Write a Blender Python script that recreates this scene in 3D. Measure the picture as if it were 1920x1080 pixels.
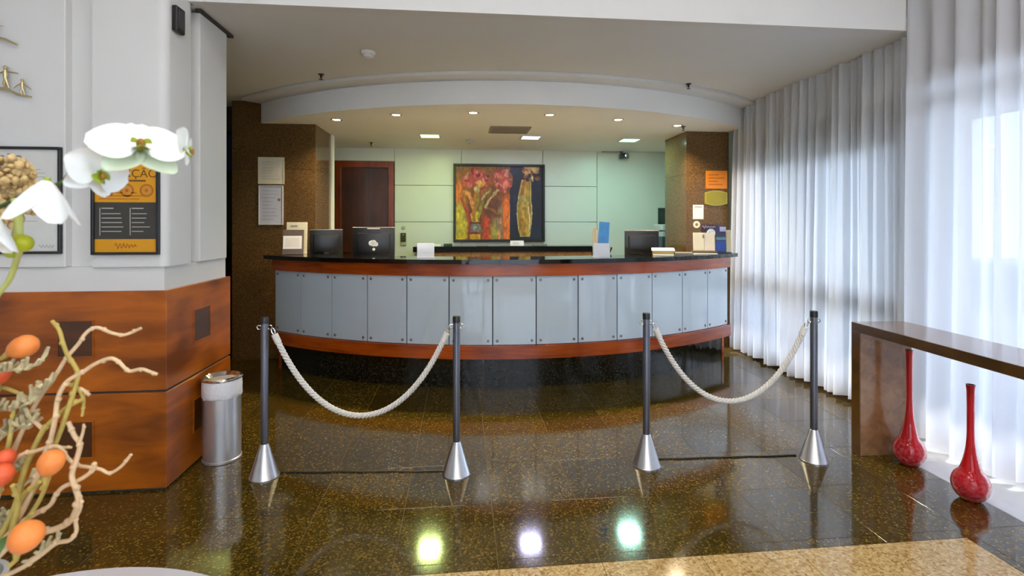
import bpy, bmesh, math, random
import numpy as np
from mathutils import Vector, Matrix
random.seed(7)
rng = np.random.default_rng(7)
PI = math.pi
for o in list(bpy.data.objects):
    bpy.data.objects.remove(o)
SC = bpy.context.scene
COL = SC.collection

# ------------------------------------------------------------------ camera
EYE, F, HZ = 1.46, 950.0, 420.0
YAW = math.atan(95 / 950)
CY, SY = math.cos(YAW), math.sin(YAW)
cam = bpy.data.cameras.new('camera')
cam.sensor_width = 36
cam.lens = 36 * F / 1920
cam.shift_y = -(540 - HZ) / 1920
cam.clip_start = 0.05
cam.dof.use_dof = True
cam.dof.focus_distance = 4.0
cam.dof.aperture_fstop = 5.0
camo = bpy.data.objects.new('camera', cam)
COL.objects.link(camo)
camo.location = (0, 0, EYE)
camo.rotation_euler = (PI / 2, 0, -YAW)
SC.camera = camo

# ------------------------------------------------------------------ colour management, world, sun, area lights
SC.view_settings.view_transform = 'Standard'
SC.view_settings.look = 'None'
SC.view_settings.gamma = 1
SC.view_settings.exposure = 0.22
SC.view_settings.use_curve_mapping = False
SC.cycles.use_denoising = True
SC.cycles.max_bounces = 10
SC.cycles.transparent_max_bounces = 16
SC.cycles.sample_clamp_indirect = 8
SC.cycles.caustics_reflective = False
SC.cycles.caustics_refractive = False

w = bpy.data.worlds.new('world')
SC.world = w
w.use_nodes = True
wn = w.node_tree.nodes
bg = wn['Background']
bg.inputs[0].default_value = (0.64, 0.79, 1.0, 1)
bg.inputs[1].default_value = 9.0

def lamp(name, kind, loc, energy, color=(1, 1, 1), rot=(0, 0, 0), parent=None, **kw):
    l = bpy.data.lights.new(name, kind)
    l.energy = energy
    l.color = color
    for k, v in kw.items():
        setattr(l, k, v)
    o = bpy.data.objects.new(name, l)
    COL.objects.link(o)
    o.location = loc
    o.rotation_euler = rot
    o.parent = parent
    return o

# low sun outside the window wall, cut off above by an added slab
SUN_EL = math.radians(38)
lamp('sun', 'SUN', (8, 2, 6), 3.0, (1.0, 0.97, 0.92), (0, PI / 2 - SUN_EL, 0.12), angle=0.02)
# added unseen fill lamps under the high lobby ceiling
LOBBY_FILL = [(-0.5, 0.8), (1.7, 0.8), (-0.5, -1.6), (1.7, -1.6)]
for (lx, ly) in LOBBY_FILL:
    lamp('added_lobby_fill', 'AREA', (lx, ly, 4.08), 27, (1.0, 0.95, 0.89), (0, 0, 0), shape='RECTANGLE', size=1.1, size_y=1.1)

# ------------------------------------------------------------------ pixel helpers (1920 x 1080 photograph -> room metres)
def W(px, py, d):
    x = (px - 960) / F * d
    return Vector((CY * x + SY * d, -SY * x + CY * d, EYE + (HZ - py) / F * d))
def onY(px, py, Y):
    q = (px - 960) / F
    return W(px, py, Y / (CY - SY * q))
def onX(px, py, X):
    q = (px - 960) / F
    return W(px, py, X / (CY * q + SY))
def onZ(px, py, z):
    return W(px, py, (z - EYE) * F / (HZ - py))

# ------------------------------------------------------------------ materials
def srgb(r, g, b):
    f = lambda c: ((c / 255) / 12.92 if c / 255 <= 0.04045 else ((c / 255 + 0.055) / 1.055) ** 2.4)
    return (f(r), f(g), f(b))
def c4(c):
    return (c[0], c[1], c[2], 1)
MATS = {}
def mat(name, color=None, rough=0.5, metal=0.0, spec=0.5, var=0.06, scale=6.0, bump=0.0, coat=0.0, stretch=None):
    if name in MATS:
        return MATS[name]
    m = bpy.data.materials.new(name)
    m.use_nodes = True
    nt = m.node_tree
    b = nt.nodes['Principled BSDF']
    b.inputs['Roughness'].default_value = rough
    b.inputs['Metallic'].default_value = metal
    b.inputs['Specular IOR Level'].default_value = spec
    b.inputs['Coat Weight'].default_value = coat
    b.inputs['Coat Roughness'].default_value = 0.05
    tc = nt.nodes.new('ShaderNodeNewGeometry')
    mp = nt.nodes.new('ShaderNodeMapping')
    mp.inputs['Scale'].default_value = stretch or (1, 1, 1)
    nt.links.new(tc.outputs['Position'], mp.inputs[0])
    nz = nt.nodes.new('ShaderNodeTexNoise')
    nz.inputs['Scale'].default_value = scale
    nz.inputs['Detail'].default_value = 4
    nt.links.new(mp.outputs[0], nz.inputs['Vector'])
    rp = nt.nodes.new('ShaderNodeValToRGB')
    rp.color_ramp.elements[0].position = 0.3
    rp.color_ramp.elements[1].position = 0.7
    rp.color_ramp.elements[0].color = c4([max(0, c * (1 - var)) for c in color])
    rp.color_ramp.elements[1].color = c4([min(1, c * (1 + var)) for c in color])
    nt.links.new(nz.outputs['Fac'], rp.inputs[0])
    nt.links.new(rp.outputs[0], b.inputs['Base Color'])
    if bump:
        bp = nt.nodes.new('ShaderNodeBump')
        bp.inputs['Strength'].default_value = bump
        bp.inputs['Distance'].default_value = 0.01
        nt.links.new(nz.outputs['Fac'], bp.inputs['Height'])
        nt.links.new(bp.outputs[0], b.inputs['Normal'])
    MATS[name] = m
    return m

def granite(name, cols, scale, rough, big=0.35, spec=0.5):
    """speckled stone: voronoi grains coloured through a ramp, tinted by a slow noise and per slab"""
    m = bpy.data.materials.new(name)
    m.use_nodes = True
    nt = m.node_tree
    L = nt.links.new
    b = nt.nodes['Principled BSDF']
    b.inputs['Roughness'].default_value = rough
    b.inputs['Specular IOR Level'].default_value = spec
    g = nt.nodes.new('ShaderNodeNewGeometry')
    wob = nt.nodes.new('ShaderNodeTexNoise')
    wob.inputs['Scale'].default_value = scale * 1.3
    L(g.outputs['Position'], wob.inputs['Vector'])
    mx = nt.nodes.new('ShaderNodeVectorMath')
    mx.operation = 'MULTIPLY_ADD'
    mx.inputs[1].default_value = (0.25 / scale,) * 3
    L(wob.outputs['Color'], mx.inputs[0])
    L(g.outputs['Position'], mx.inputs[2])
    v = nt.nodes.new('ShaderNodeTexVoronoi')
    v.inputs['Scale'].default_value = scale
    L(mx.outputs[0], v.inputs['Vector'])
    sp = nt.nodes.new('ShaderNodeSeparateColor')
    L(v.outputs['Color'], sp.inputs[0])
    rp = nt.nodes.new('ShaderNodeValToRGB')
    els = rp.color_ramp.elements
    while len(els) < len(cols):
        els.new(0.5)
    for i, (p, c) in enumerate(cols):
        els[i].position = p
        els[i].color = c4(c)
    L(sp.outputs[0], rp.inputs[0])
    nb = nt.nodes.new('ShaderNodeTexNoise')
    nb.inputs['Scale'].default_value = 1.4
    nb.inputs['Detail'].default_value = 3
    L(g.outputs['Position'], nb.inputs['Vector'])
    oi = nt.nodes.new('ShaderNodeObjectInfo')
    ad = nt.nodes.new('ShaderNodeMath')
    ad.operation = 'ADD'
    L(nb.outputs['Fac'], ad.inputs[0])
    L(oi.outputs['Random'], ad.inputs[1])
    mr = nt.nodes.new('ShaderNodeMapRange')
    mr.inputs['From Min'].default_value = 0.3
    mr.inputs['From Max'].default_value = 1.7
    mr.inputs['To Min'].default_value = 1 - big
    mr.inputs['To Max'].default_value = 1 + big
    L(ad.outputs[0], mr.inputs['Value'])
    ml = nt.nodes.new('ShaderNodeVectorMath')
    ml.operation = 'SCALE'
    L(rp.outputs[0], ml.inputs[0])
    L(mr.outputs[0], ml.inputs['Scale'])
    L(ml.outputs[0], b.inputs['Base Color'])
    return m

def woodmat(name, dark, light, rough, stretch, scale=3.0, coat=0.3, spec=0.5):
    m = bpy.data.materials.new(name)
    m.use_nodes = True
    nt = m.node_tree
    L = nt.links.new
    b = nt.nodes['Principled BSDF']
    b.inputs['Roughness'].default_value = rough
    b.inputs['Coat Weight'].default_value = coat
    b.inputs['Coat Roughness'].default_value = 0.12
    b.inputs['Specular IOR Level'].default_value = spec
    g = nt.nodes.new('ShaderNodeNewGeometry')
    mp = nt.nodes.new('ShaderNodeMapping')
    mp.inputs['Scale'].default_value = stretch
    L(g.outputs['Position'], mp.inputs[0])
    n1 = nt.nodes.new('ShaderNodeTexNoise')
    n1.inputs['Scale'].default_value = scale
    n1.inputs['Detail'].default_value = 6
    n1.inputs['Distortion'].default_value = 0.8
    L(mp.outputs[0], n1.inputs['Vector'])
    n2 = nt.nodes.new('ShaderNodeTexNoise')
    n2.inputs['Scale'].default_value = 2.2
    n2.inputs['Detail'].default_value = 2
    L(g.outputs['Position'], n2.inputs['Vector'])
    av = nt.nodes.new('ShaderNodeMath')
    av.operation = 'MULTIPLY_ADD'
    av.inputs[1].default_value = 0.55
    L(n1.outputs['Fac'], av.inputs[0])
    m2 = nt.nodes.new('ShaderNodeMath')
    m2.operation = 'MULTIPLY'
    m2.inputs[1].default_value = 0.45
    L(n2.outputs['Fac'], m2.inputs[0])
    L(m2.outputs[0], av.inputs[2])
    rp = nt.nodes.new('ShaderNodeValToRGB')
    rp.color_ramp.elements[0].position = 0.36
    rp.color_ramp.elements[1].position = 0.64
    rp.color_ramp.elements[0].color = c4(dark)
    rp.color_ramp.elements[1].color = c4(light)
    L(av.outputs[0], rp.inputs[0])
    L(rp.outputs[0], b.inputs['Base Color'])
    return m

def emit(name, color, strength):
    m = bpy.data.materials.new(name)
    m.use_nodes = True
    b = m.node_tree.nodes['Principled BSDF']
    b.inputs['Base Color'].default_value = c4(color)
    b.inputs['Emission Color'].default_value = c4(color)
    b.inputs['Emission Strength'].default_value = strength
    return m

def sheer(name, color, opacity):
    m = bpy.data.materials.new(name)
    m.use_nodes = True
    nt = m.node_tree
    L = nt.links.new
    nt.nodes.remove(nt.nodes['Principled BSDF'])
    out = nt.nodes['Material Output']
    df = nt.nodes.new('ShaderNodeBsdfDiffuse')
    df.inputs[0].default_value = c4(color)
    tl = nt.nodes.new('ShaderNodeBsdfTranslucent')
    tl.inputs[0].default_value = c4(color)
    tr = nt.nodes.new('ShaderNodeBsdfTransparent')
    m1 = nt.nodes.new('ShaderNodeMixShader')
    m1.inputs[0].default_value = 0.55
    L(df.outputs[0], m1.inputs[1])
    L(tl.outputs[0], m1.inputs[2])
    # weave seen edge-on closes up: more opaque at grazing angles
    lw = nt.nodes.new('ShaderNodeLayerWeight')
    lw.inputs[0].default_value = 0.35
    mr = nt.nodes.new('ShaderNodeMapRange')
    mr.inputs['To Min'].default_value = opacity
    mr.inputs['To Max'].default_value = 0.99
    L(lw.outputs['Facing'], mr.inputs['Value'])
    m2 = nt.nodes.new('ShaderNodeMixShader')
    L(mr.outputs[0], m2.inputs[0])
    L(tr.outputs[0], m2.inputs[1])
    L(m1.outputs[0], m2.inputs[2])
    L(m2.outputs[0], out.inputs[0])
    return m

def glass_pane(name, tint=(1, 1, 1), refl=0.06):
    m = bpy.data.materials.new(name)
    m.use_nodes = True
    nt = m.node_tree
    L = nt.links.new
    nt.nodes.remove(nt.nodes['Principled BSDF'])
    tr = nt.nodes.new('ShaderNodeBsdfTransparent')
    tr.inputs[0].default_value = c4(tint)
    gl = nt.nodes.new('ShaderNodeBsdfGlossy')
    gl.inputs['Roughness'].default_value = 0.02
    mx = nt.nodes.new('ShaderNodeMixShader')
    fr = nt.nodes.new('ShaderNodeFresnel')
    fr.inputs[0].default_value = 1.45
    L(fr.outputs[0], mx.inputs[0])
    L(tr.outputs[0], mx.inputs[1])
    L(gl.outputs[0], mx.inputs[2])
    L(mx.outputs[0], nt.nodes['Material Output'].inputs[0])
    return m

def redglass(name):
    m = bpy.data.materials.new(name)
    m.use_nodes = True
    nt = m.node_tree
    b = nt.nodes['Principled BSDF']
    b.inputs['Roughness'].default_value = 0.04
    b.inputs['Coat Weight'].default_value = 0.6
    b.inputs['Transmission Weight'].default_value = 0.45
    b.inputs['IOR'].default_value = 1.2
    g = nt.nodes.new('ShaderNodeNewGeometry')
    n = nt.nodes.new('ShaderNodeTexNoise')
    n.inputs['Scale'].default_value = 60
    n.inputs['Detail'].default_value = 4
    nt.links.new(g.outputs['Position'], n.inputs['Vector'])
    rp = nt.nodes.new('ShaderNodeValToRGB')
    rp.color_ramp.elements[0].position = 0.42
    rp.color_ramp.elements[1].position = 0.72
    rp.color_ramp.elements[0].color = (0.78, 0.010, 0.016, 1)
    rp.color_ramp.elements[1].color = (0.84, 0.16, 0.20, 1)
    # frosted crackle only on the bulb near the floor
    sx = nt.nodes.new('ShaderNodeSeparateXYZ')
    nt.links.new(g.outputs['Position'], sx.inputs[0])
    mr = nt.nodes.new('ShaderNodeMapRange')
    mr.inputs['From Min'].default_value = 0.10
    mr.inputs['From Max'].default_value = 0.22
    mr.inputs['To Min'].default_value = 1.0
    mr.inputs['To Max'].default_value = 0.55
    nt.links.new(sx.outputs['Z'], mr.inputs['Value'])
    ml = nt.nodes.new('ShaderNodeMath')
    ml.operation = 'MULTIPLY'
    nt.links.new(n.outputs['Fac'], ml.inputs[0])
    nt.links.new(mr.outputs[0], ml.inputs[1])
    nt.links.new(ml.outputs[0], rp.inputs[0])
    nt.links.new(rp.outputs[0], b.inputs['Base Color'])
    return m

FLOOR = granite('floor_granite', [(0.0, srgb(48, 39, 8)), (0.34, srgb(63, 50, 11)), (0.62, srgb(76, 60, 15)), (0.86, srgb(92, 74, 22)), (0.98, srgb(122, 100, 46))], 125, 0.09, 0.3, 1.0)
TAN = granite('tan_granite', [(0.0, srgb(144, 108, 58)), (0.14, srgb(174, 140, 86)), (0.55, srgb(192, 160, 106)), (0.9, srgb(208, 182, 134))], 100, 0.10, 0.06)
BROWN = granite('brown_granite', [(0.0, srgb(80, 59, 32)), (0.4, srgb(98, 73, 41)), (0.75, srgb(113, 86, 50)), (0.97, srgb(132, 102, 64))], 170, 0.12, 0.2)
DARKGR = granite('dark_granite', [(0.0, srgb(10, 11, 8)), (0.5, srgb(24, 24, 18)), (0.9, srgb(44, 42, 30))], 90, 0.07, 0.15)
BLACKGR = granite('black_granite', [(0.0, srgb(6, 6, 5)), (0.6, srgb(14, 13, 10)), (0.95, srgb(30, 28, 22))], 120, 0.05, 0.1)
WOODX = woodmat('red_wood', srgb(124, 46, 8), srgb(190, 84, 18), 0.22, (0.7, 0.7, 7.0))
WAINS = woodmat('wainscot_wood', srgb(112, 52, 4), srgb(190, 100, 14), 0.32, (1.0, 1.0, 5.0), 2.2, 0.12)
WAINS2 = woodmat('wainscot_inset_wood', srgb(58, 30, 8), srgb(92, 48, 14), 0.3, (1.0, 1.0, 5.0), 2.2)
DOORW = woodmat('door_wood', srgb(100, 34, 8), srgb(150, 64, 16), 0.35, (6.0, 1.0, 0.8))
DOORL = woodmat('door_leaf_wood', srgb(56, 26, 6), srgb(92, 44, 10), 0.4, (6.0, 1.0, 0.8))
CONS = woodmat('console_wood', srgb(112, 78, 48), srgb(156, 114, 76), 0.13, (6.0, 0.8, 6.0), 3.0, 0.4)
CONSD = woodmat('console_edge_wood', srgb(70, 46, 12), srgb(104, 70, 22), 0.3, (2.0, 2.0, 2.0))
WHITE = mat('white_paint', (0.70, 0.69, 0.67), 0.6, var=0.02, scale=2)
CEIL = mat('ceiling_paint', (0.72, 0.72, 0.70), 0.75, var=0.02, scale=2)
SOFF = mat('soffit_paint', (0.88, 0.87, 0.83), 0.7, var=0.02, scale=2)
LAM = mat('back_wall_panel', (0.74, 0.78, 0.68), 0.35, var=0.02, scale=2)
GAP = mat('shadow_gap', (0.05, 0.05, 0.05), 0.8)
GROUT = mat('grout', srgb(112, 92, 50), 0.6)
FROST = mat('backpainted_glass', srgb(196, 210, 218), 0.06, spec=0.9, var=0.03, scale=1.5, coat=0.4)
STEEL = mat('brushed_steel', (0.56, 0.56, 0.58), 0.30, 1.0, var=0.05, scale=40, stretch=(1, 1, 0.05))
CHROME = mat('chrome', (0.75, 0.75, 0.76), 0.10, 1.0, var=0.02)
POLE = mat('gunmetal', (0.13, 0.13, 0.15), 0.34, 0.8, var=0.05)
BLACK = mat('black_plastic', (0.012, 0.012, 0.013), 0.35, var=0.1)
BLACKG = mat('black_gloss', (0.006, 0.007, 0.009), 0.12, var=0.1)
DGREY = mat('dark_grey_plastic', (0.05, 0.05, 0.055), 0.4)
ROPE = mat('white_rope', (0.74, 0.71, 0.66), 0.8, var=0.1, scale=80, bump=0.3)
PAPER = mat('white_paper', (0.85, 0.84, 0.82), 0.6, var=0.01)
CREAM = mat('cream_paper', (0.86, 0.80, 0.58), 0.55, var=0.02)
GREYP = mat('pale_blue_paper', (0.66, 0.69, 0.76), 0.5, var=0.03, scale=12)
INK = mat('grey_ink', (0.30, 0.30, 0.30), 0.6)
BROWNINK = mat('brown_ink', srgb(110, 66, 12), 0.6)
AMBER = mat('amber_print', srgb(216, 152, 14), 0.4, var=0.03)
DKPRINT = mat('charcoal_print', srgb(58, 56, 52), 0.45, var=0.06)
LTLINE = mat('pale_print', srgb(176, 172, 164), 0.5)
GOLDM = mat('gilded_metal', (0.55, 0.46, 0.25), 0.35, 0.8)
ORANGE = mat('orange_sign', srgb(226, 132, 14), 0.4, var=0.05, scale=10)
OLIVE = mat('olive_gold_sign', srgb(176, 162, 60), 0.35, 0.2, var=0.06, scale=10)
BLUE = mat('blue_print', srgb(34, 70, 160), 0.35, var=0.2, scale=20)
LBLUE = mat('light_blue_print', srgb(72, 152, 214), 0.4, var=0.1, scale=16)
PURPLE = mat('purple_print', srgb(92, 74, 132), 0.4)
ACRYL = mat('white_acrylic', (0.80, 0.80, 0.82), 0.12, var=0.02, coat=0.4)
LINER = mat('white_bin_liner', (0.82, 0.82, 0.84), 0.4, var=0.03, scale=50, bump=0.5)
SAND = mat('ashtray_sand', (0.42, 0.39, 0.36), 0.9, var=0.2, scale=200, bump=0.3)
LILAC = mat('lilac_white_lacquer', (0.62, 0.58, 0.60), 0.12, var=0.02, coat=0.3)
ALU = mat('window_aluminium', (0.20, 0.21, 0.22), 0.4, 0.6)
CURB = mat('window_curb_stone', srgb(70, 46, 40), 0.6, var=0.1)
ASPH = mat('outside_paving', (0.34, 0.34, 0.34), 0.9, var=0.15, scale=3)
HEDGE = mat('outside_hedge', (0.05, 0.09, 0.04), 0.9, var=0.4, scale=8)
SHEER = sheer('sheer_cloth', (0.87, 0.88, 0.91), 0.66)
SHEER2 = sheer('denser_sheer_cloth', (0.84, 0.84, 0.87), 0.95)
PANE = glass_pane('window_glass')
RED = redglass('red_art_glass')
PETAL = mat('orchid_white', (0.90, 0.90, 0.86), 0.5, var=0.03, scale=30)
PGREEN = mat('orchid_green', srgb(150, 168, 34), 0.5, var=0.15, scale=60)
PBROWN = mat('orchid_brown', srgb(150, 98, 14), 0.5, var=0.2, scale=80)
SEPAL = mat('orchid_pale_sepal', (0.66, 0.72, 0.50), 0.5, var=0.06, scale=30)
STEMG = mat('dark_green_stem', srgb(62, 84, 40), 0.5, var=0.2, scale=40)
TWIG = mat('bleached_twig', srgb(214, 180, 138), 0.7, var=0.2, scale=40)
TWIGY = mat('yellow_twig', srgb(182, 158, 78), 0.7, var=0.2, scale=40)
SPRIG = mat('dried_sprig', srgb(186, 172, 132), 0.8, var=0.3, scale=70)
TANFL = mat('dried_flower_tan', srgb(196, 166, 112), 0.8, var=0.3, scale=80)
BERRY = mat('peach_orange_fruit', srgb(244, 138, 62), 0.45, var=0.16, scale=18)
BERRY2 = mat('red_orange_fruit', srgb(226, 92, 48), 0.45, var=0.16, scale=18)
LEAF = mat('green_leaf', srgb(88, 128, 66), 0.5, var=0.2, scale=20)

# ------------------------------------------------------------------ mesh builder
class MB:
    def __init__(s):
        s.bm = bmesh.new()
    def box(s, c, size, rz=0, bev=0.0, M=None, seg=1):
        r = bmesh.ops.create_cube(s.bm, size=1)
        vs = r['verts']
        mt = Matrix.Translation(c) @ Matrix.Rotation(rz, 4, 'Z')
        if M is not None:
            mt = M @ mt
        mt = mt @ Matrix.Diagonal((size[0], size[1], size[2], 1))
        for v in vs:
            v.co = mt @ v.co
        if bev:
            es = list({e for v in vs for e in v.link_edges})
            bmesh.ops.bevel(s.bm, geom=es, offset=bev, segments=seg, affect='EDGES', profile=0.5)
        return s
    def b6(s, x0, x1, y0, y1, z0, z1, bev=0.0):
        return s.box(((x0 + x1) / 2, (y0 + y1) / 2, (z0 + z1) / 2), (abs(x1 - x0), abs(y1 - y0), abs(z1 - z0)), 0, bev)
    def ringloop(s, rings, closed_u=True, cap0=False, cap1=False):
        vr = [[s.bm.verts.new(p) for p in r] for r in rings]
        n = len(vr[0])
        for a, b in zip(vr[:-1], vr[1:]):
            for i in range(n if closed_u else n - 1):
                j = (i + 1) % n
                try:
                    s.bm.faces.new((a[i], a[j], b[j], b[i]))
                except ValueError:
                    pass
        if cap0:
            s.bm.faces.new(vr[0][::-1])
        if cap1:
            s.bm.faces.new(vr[-1])
        return s
    def lathe(s, prof, seg=32, c=(0, 0, 0), M=None, cap0=True, cap1=True):
        rings = []
        for (r, z) in prof:
            rings.append([(c[0] + r * math.cos(2 * PI * i / seg), c[1] + r * math.sin(2 * PI * i / seg), c[2] + z) for i in range(seg)])
        if M is not None:
            rings = [[M @ Vector(p) for p in r] for r in rings]
        return s.ringloop(rings, True, cap0, cap1)
    def tube(s, pts, rad, seg=8, caps=True):
        pts = [Vector(p) for p in pts]
        n = len(pts)
        rings = []
        up = Vector((0.13, 0.2, 1)).normalized()
        for i, p in enumerate(pts):
            t = (pts[min(i + 1, n - 1)] - pts[max(i - 1, 0)])
            if t.length < 1e-9:
                t = Vector((0, 0, 1))
            t.normalize()
            a = up - t * up.dot(t)
            if a.length < 1e-3:
                a = Vector((1, 0, 0)) - t * t.x
            a.normalize()
            up = a
            b = t.cross(a)
            r = rad[i] if isinstance(rad, (list, tuple)) else rad
            rings.append([p + a * (r * math.cos(2 * PI * k / seg)) + b * (r * math.sin(2 * PI * k / seg)) for k in range(seg)])
        return s.ringloop(rings, True, caps, caps)
    def prism(s, poly, z0, z1):
        bot = [(x, y, z0) for x, y in poly]
        top = [(x, y, z1) for x, y in poly]
        return s.ringloop([bot, top], True, True, True)
    def arc(s, cx, cy, r0, r1, a0, a1, n, z0, z1):
        rings = []
        for i in range(n + 1):
            a = a0 + (a1 - a0) * i / n
            sx, sy = math.sin(a), -math.cos(a)
            rings.append([(cx + r0 * sx, cy + r0 * sy, z0), (cx + r1 * sx, cy + r1 * sy, z0), (cx + r1 * sx, cy + r1 * sy, z1), (cx + r0 * sx, cy + r0 * sy, z1)])
        return s.ringloop(rings, True, True, True)
    def grid(s, fn, nu, nv):
        return s.ringloop([[fn(i / nu, j / nv) for i in range(nu + 1)] for j in range(nv + 1)], False)
    def ball(s, c, r, sc=(1, 1, 1), u=12, v=8, M=None):
        mt = Matrix.Translation(c) @ (M if M is not None else Matrix.Identity(4)) @ Matrix.Diagonal((r * sc[0], r * sc[1], r * sc[2], 1))
        bmesh.ops.create_uvsphere(s.bm, u_segments=u, v_segments=v, radius=1, matrix=mt)
        return s
    def build(s, name, m, parent=None, off=None, ang=35, flat=False):
        bmesh.ops.recalc_face_normals(s.bm, faces=s.bm.faces[:])
        if off is not None:
            bmesh.ops.translate(s.bm, verts=s.bm.verts[:], vec=-Vector(off))
        me = bpy.data.meshes.new(name)
        s.bm.to_mesh(me)
        s.bm.free()
        if m is not None:
            me.materials.append(m)
        if not flat:
            me.polygons.foreach_set('use_smooth', [True] * len(me.polygons))
            me.set_sharp_from_angle(angle=math.radians(ang))
        o = bpy.data.objects.new(name, me)
        COL.objects.link(o)
        o.parent = parent
        return o

def tag(o, label, cat, group=None):
    o['label'] = label
    o['category'] = cat
    if group:
        o['group'] = group
    return o
def thing(name, label, cat, loc=(0, 0, 0), rz=0, group=None):
    o = bpy.data.objects.new(name, None)
    COL.objects.link(o)
    o.location = loc
    o.rotation_euler = (0, 0, rz)
    o.empty_display_size = 0.1
    return tag(o, label, cat, group)
def struct(o, label=None):
    o['kind'] = 'structure'
    if label:
        o['label'] = label
    return o
def dup(root, loc, rz, label, group=None):
    r = root.copy()
    COL.objects.link(r)
    r.location = loc
    r.rotation_euler = (0, 0, rz)
    tag(r, label, root['category'], group)
    for ch in list(root.children):
        c = ch.copy()
        COL.objects.link(c)
        c.parent = r
        for g in list(ch.children):
            d = g.copy()
            COL.objects.link(d)
            d.parent = c
    return r
def inst(o, loc, parent, rz=0):
    c = o.copy()
    COL.objects.link(c)
    c.location = loc
    c.rotation_euler = (0, 0, rz)
    c.parent = parent
    return c

def lettering(txt, size, name, m, parent, loc, rot, ext=0.0004, align='CENTER', shear=0.0):
    cu = bpy.data.curves.new(name, 'FONT')
    cu.body = txt
    cu.size = size
    cu.extrude = ext
    cu.align_x = align
    cu.align_y = 'CENTER'
    cu.shear = shear
    t = bpy.data.objects.new(name, cu)
    COL.objects.link(t)
    dg = bpy.context.evaluated_depsgraph_get()
    me = bpy.data.meshes.new_from_object(t.evaluated_get(dg))
    bpy.data.objects.remove(t)
    me.materials.clear()
    me.materials.append(m)
    o = bpy.data.objects.new(name, me)
    COL.objects.link(o)
    o.parent = parent
    o.location = loc
    o.rotation_euler = rot
    return o
FRONT = (PI / 2, 0, 0)          # lettering that faces -Y

def crom(P, per=6):
    P = [np.array(p, float) for p in P]
    P = [2 * P[0] - P[1]] + P + [2 * P[-1] - P[-2]]
    out = []
    for i in range(1, len(P) - 2):
        for k in range(per):
            t = k / per
            a, b, c, d = P[i - 1], P[i], P[i + 1], P[i + 2]
            out.append(0.5 * ((2 * b) + (-a + c) * t + (2 * a - 5 * b + 4 * c - d) * t * t + (-a + 3 * b - 3 * c + d) * t ** 3))
    out.append(P[-2])
    return [Vector(p) for p in out]

# =================================================================== SETTING
ZC, ZS = 2.79, 2.548            # low ceiling, soffit underside
YB = 3.24                       # front beam
YBACK = 7.43                    # reception back wall
XCUR = 3.16                     # far curtain plane
XNEAR = 3.02                    # near curtain plane
XG = 3.42                       # window glass plane
BX, BY0, BY1 = -1.612, 2.957, 3.733    # left block: side plane, front, far end

# floor: grout bed and polished slabs
floor = struct(MB().b6(-4.4, 3.6, -3.2, 7.6, -0.12, -0.0025).build('floor', GROUT), 'polished dark granite floor with a pale tan field near the camera')
T = 0.446
TX0, TY0 = -1.627, 2.64
tile_me = MB().box((0, 0, -0.006), (T - 0.0026, T - 0.0026, 0.012), 0, 0.0006).build('tile', FLOOR, floor)
first = True
def put_tile(x0, x1, y0, y1, m):
    global first
    full = abs(x1 - x0 - T) < 1e-6 and abs(y1 - y0 - T) < 1e-6
    if full and m is FLOOR:
        if first:
            tile_me.location = ((x0 + x1) / 2, (y0 + y1) / 2, 0)
            first = False
            return
        inst(tile_me, ((x0 + x1) / 2, (y0 + y1) / 2, 0), floor)
    else:
        if x1 - x0 < 0.02 or y1 - y0 < 0.02:
            return
        o = MB().box((0, 0, -0.006), (x1 - x0 - 0.0026, y1 - y0 - 0.0026, 0.012), 0, 0.0006).build('tile', m, floor)
        o.location = ((x0 + x1) / 2, (y0 + y1) / 2, 0)
YT, XT = 2.137, 2.34
for i in range(-6, 12):
    x0 = TX0 + i * T
    x1 = x0 + T
    x1 = min(x1, 3.59)
    if x1 - x0 < 0.03 or x0 < -4.4:
        continue
    for j in range(-8, 8):
        y0 = TY0 + j * T
        y1 = y0 + T
        if y1 <= 0.3 or y0 > 6.0:
            continue
        if y0 > 5.3 and not (x0 < -1.2):
            continue
        # split against the tan field
        if y0 >= YT - 1e-4 or x0 >= XT:
            put_tile(x0, x1, y0, y1, FLOOR)
        elif y1 <= YT and x1 <= XT:
            put_tile(x0, x1, y0, y1, TAN)
        else:
            ys = [(y0, min(y1, YT)), (YT, y1)] if y1 > YT else [(y0, y1)]
            xs = [(x0, XT), (XT, x1)] if x1 > XT else [(x0, x1)]
            for (ya, yb) in ys:
                for (xa, xb) in xs:
                    put_tile(xa, xb, ya, yb, TAN if (ya < YT - 1e-4 and xa < XT - 1e-4) else FLOOR)
# plain slab for the unseen floor behind the camera
struct(MB().b6(-4.4, 3.59, -3.2, TY0 - 6 * T + 0.0, -0.0024, 0.0).build('floor_rear', TAN))

struct(MB().b6(2.74, 3.58, -1.5, 3.22, -0.002, 0.0015, 0.001).build('sunlit_floor_strip', mat('sunlit_floor_pale', (0.86, 0.87, 0.88), 0.12, var=0.05, scale=9)), 'pale strip painted as sunlit floor along the foot of the near curtain')  # pale colour stands in for sun falling on the floor

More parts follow.
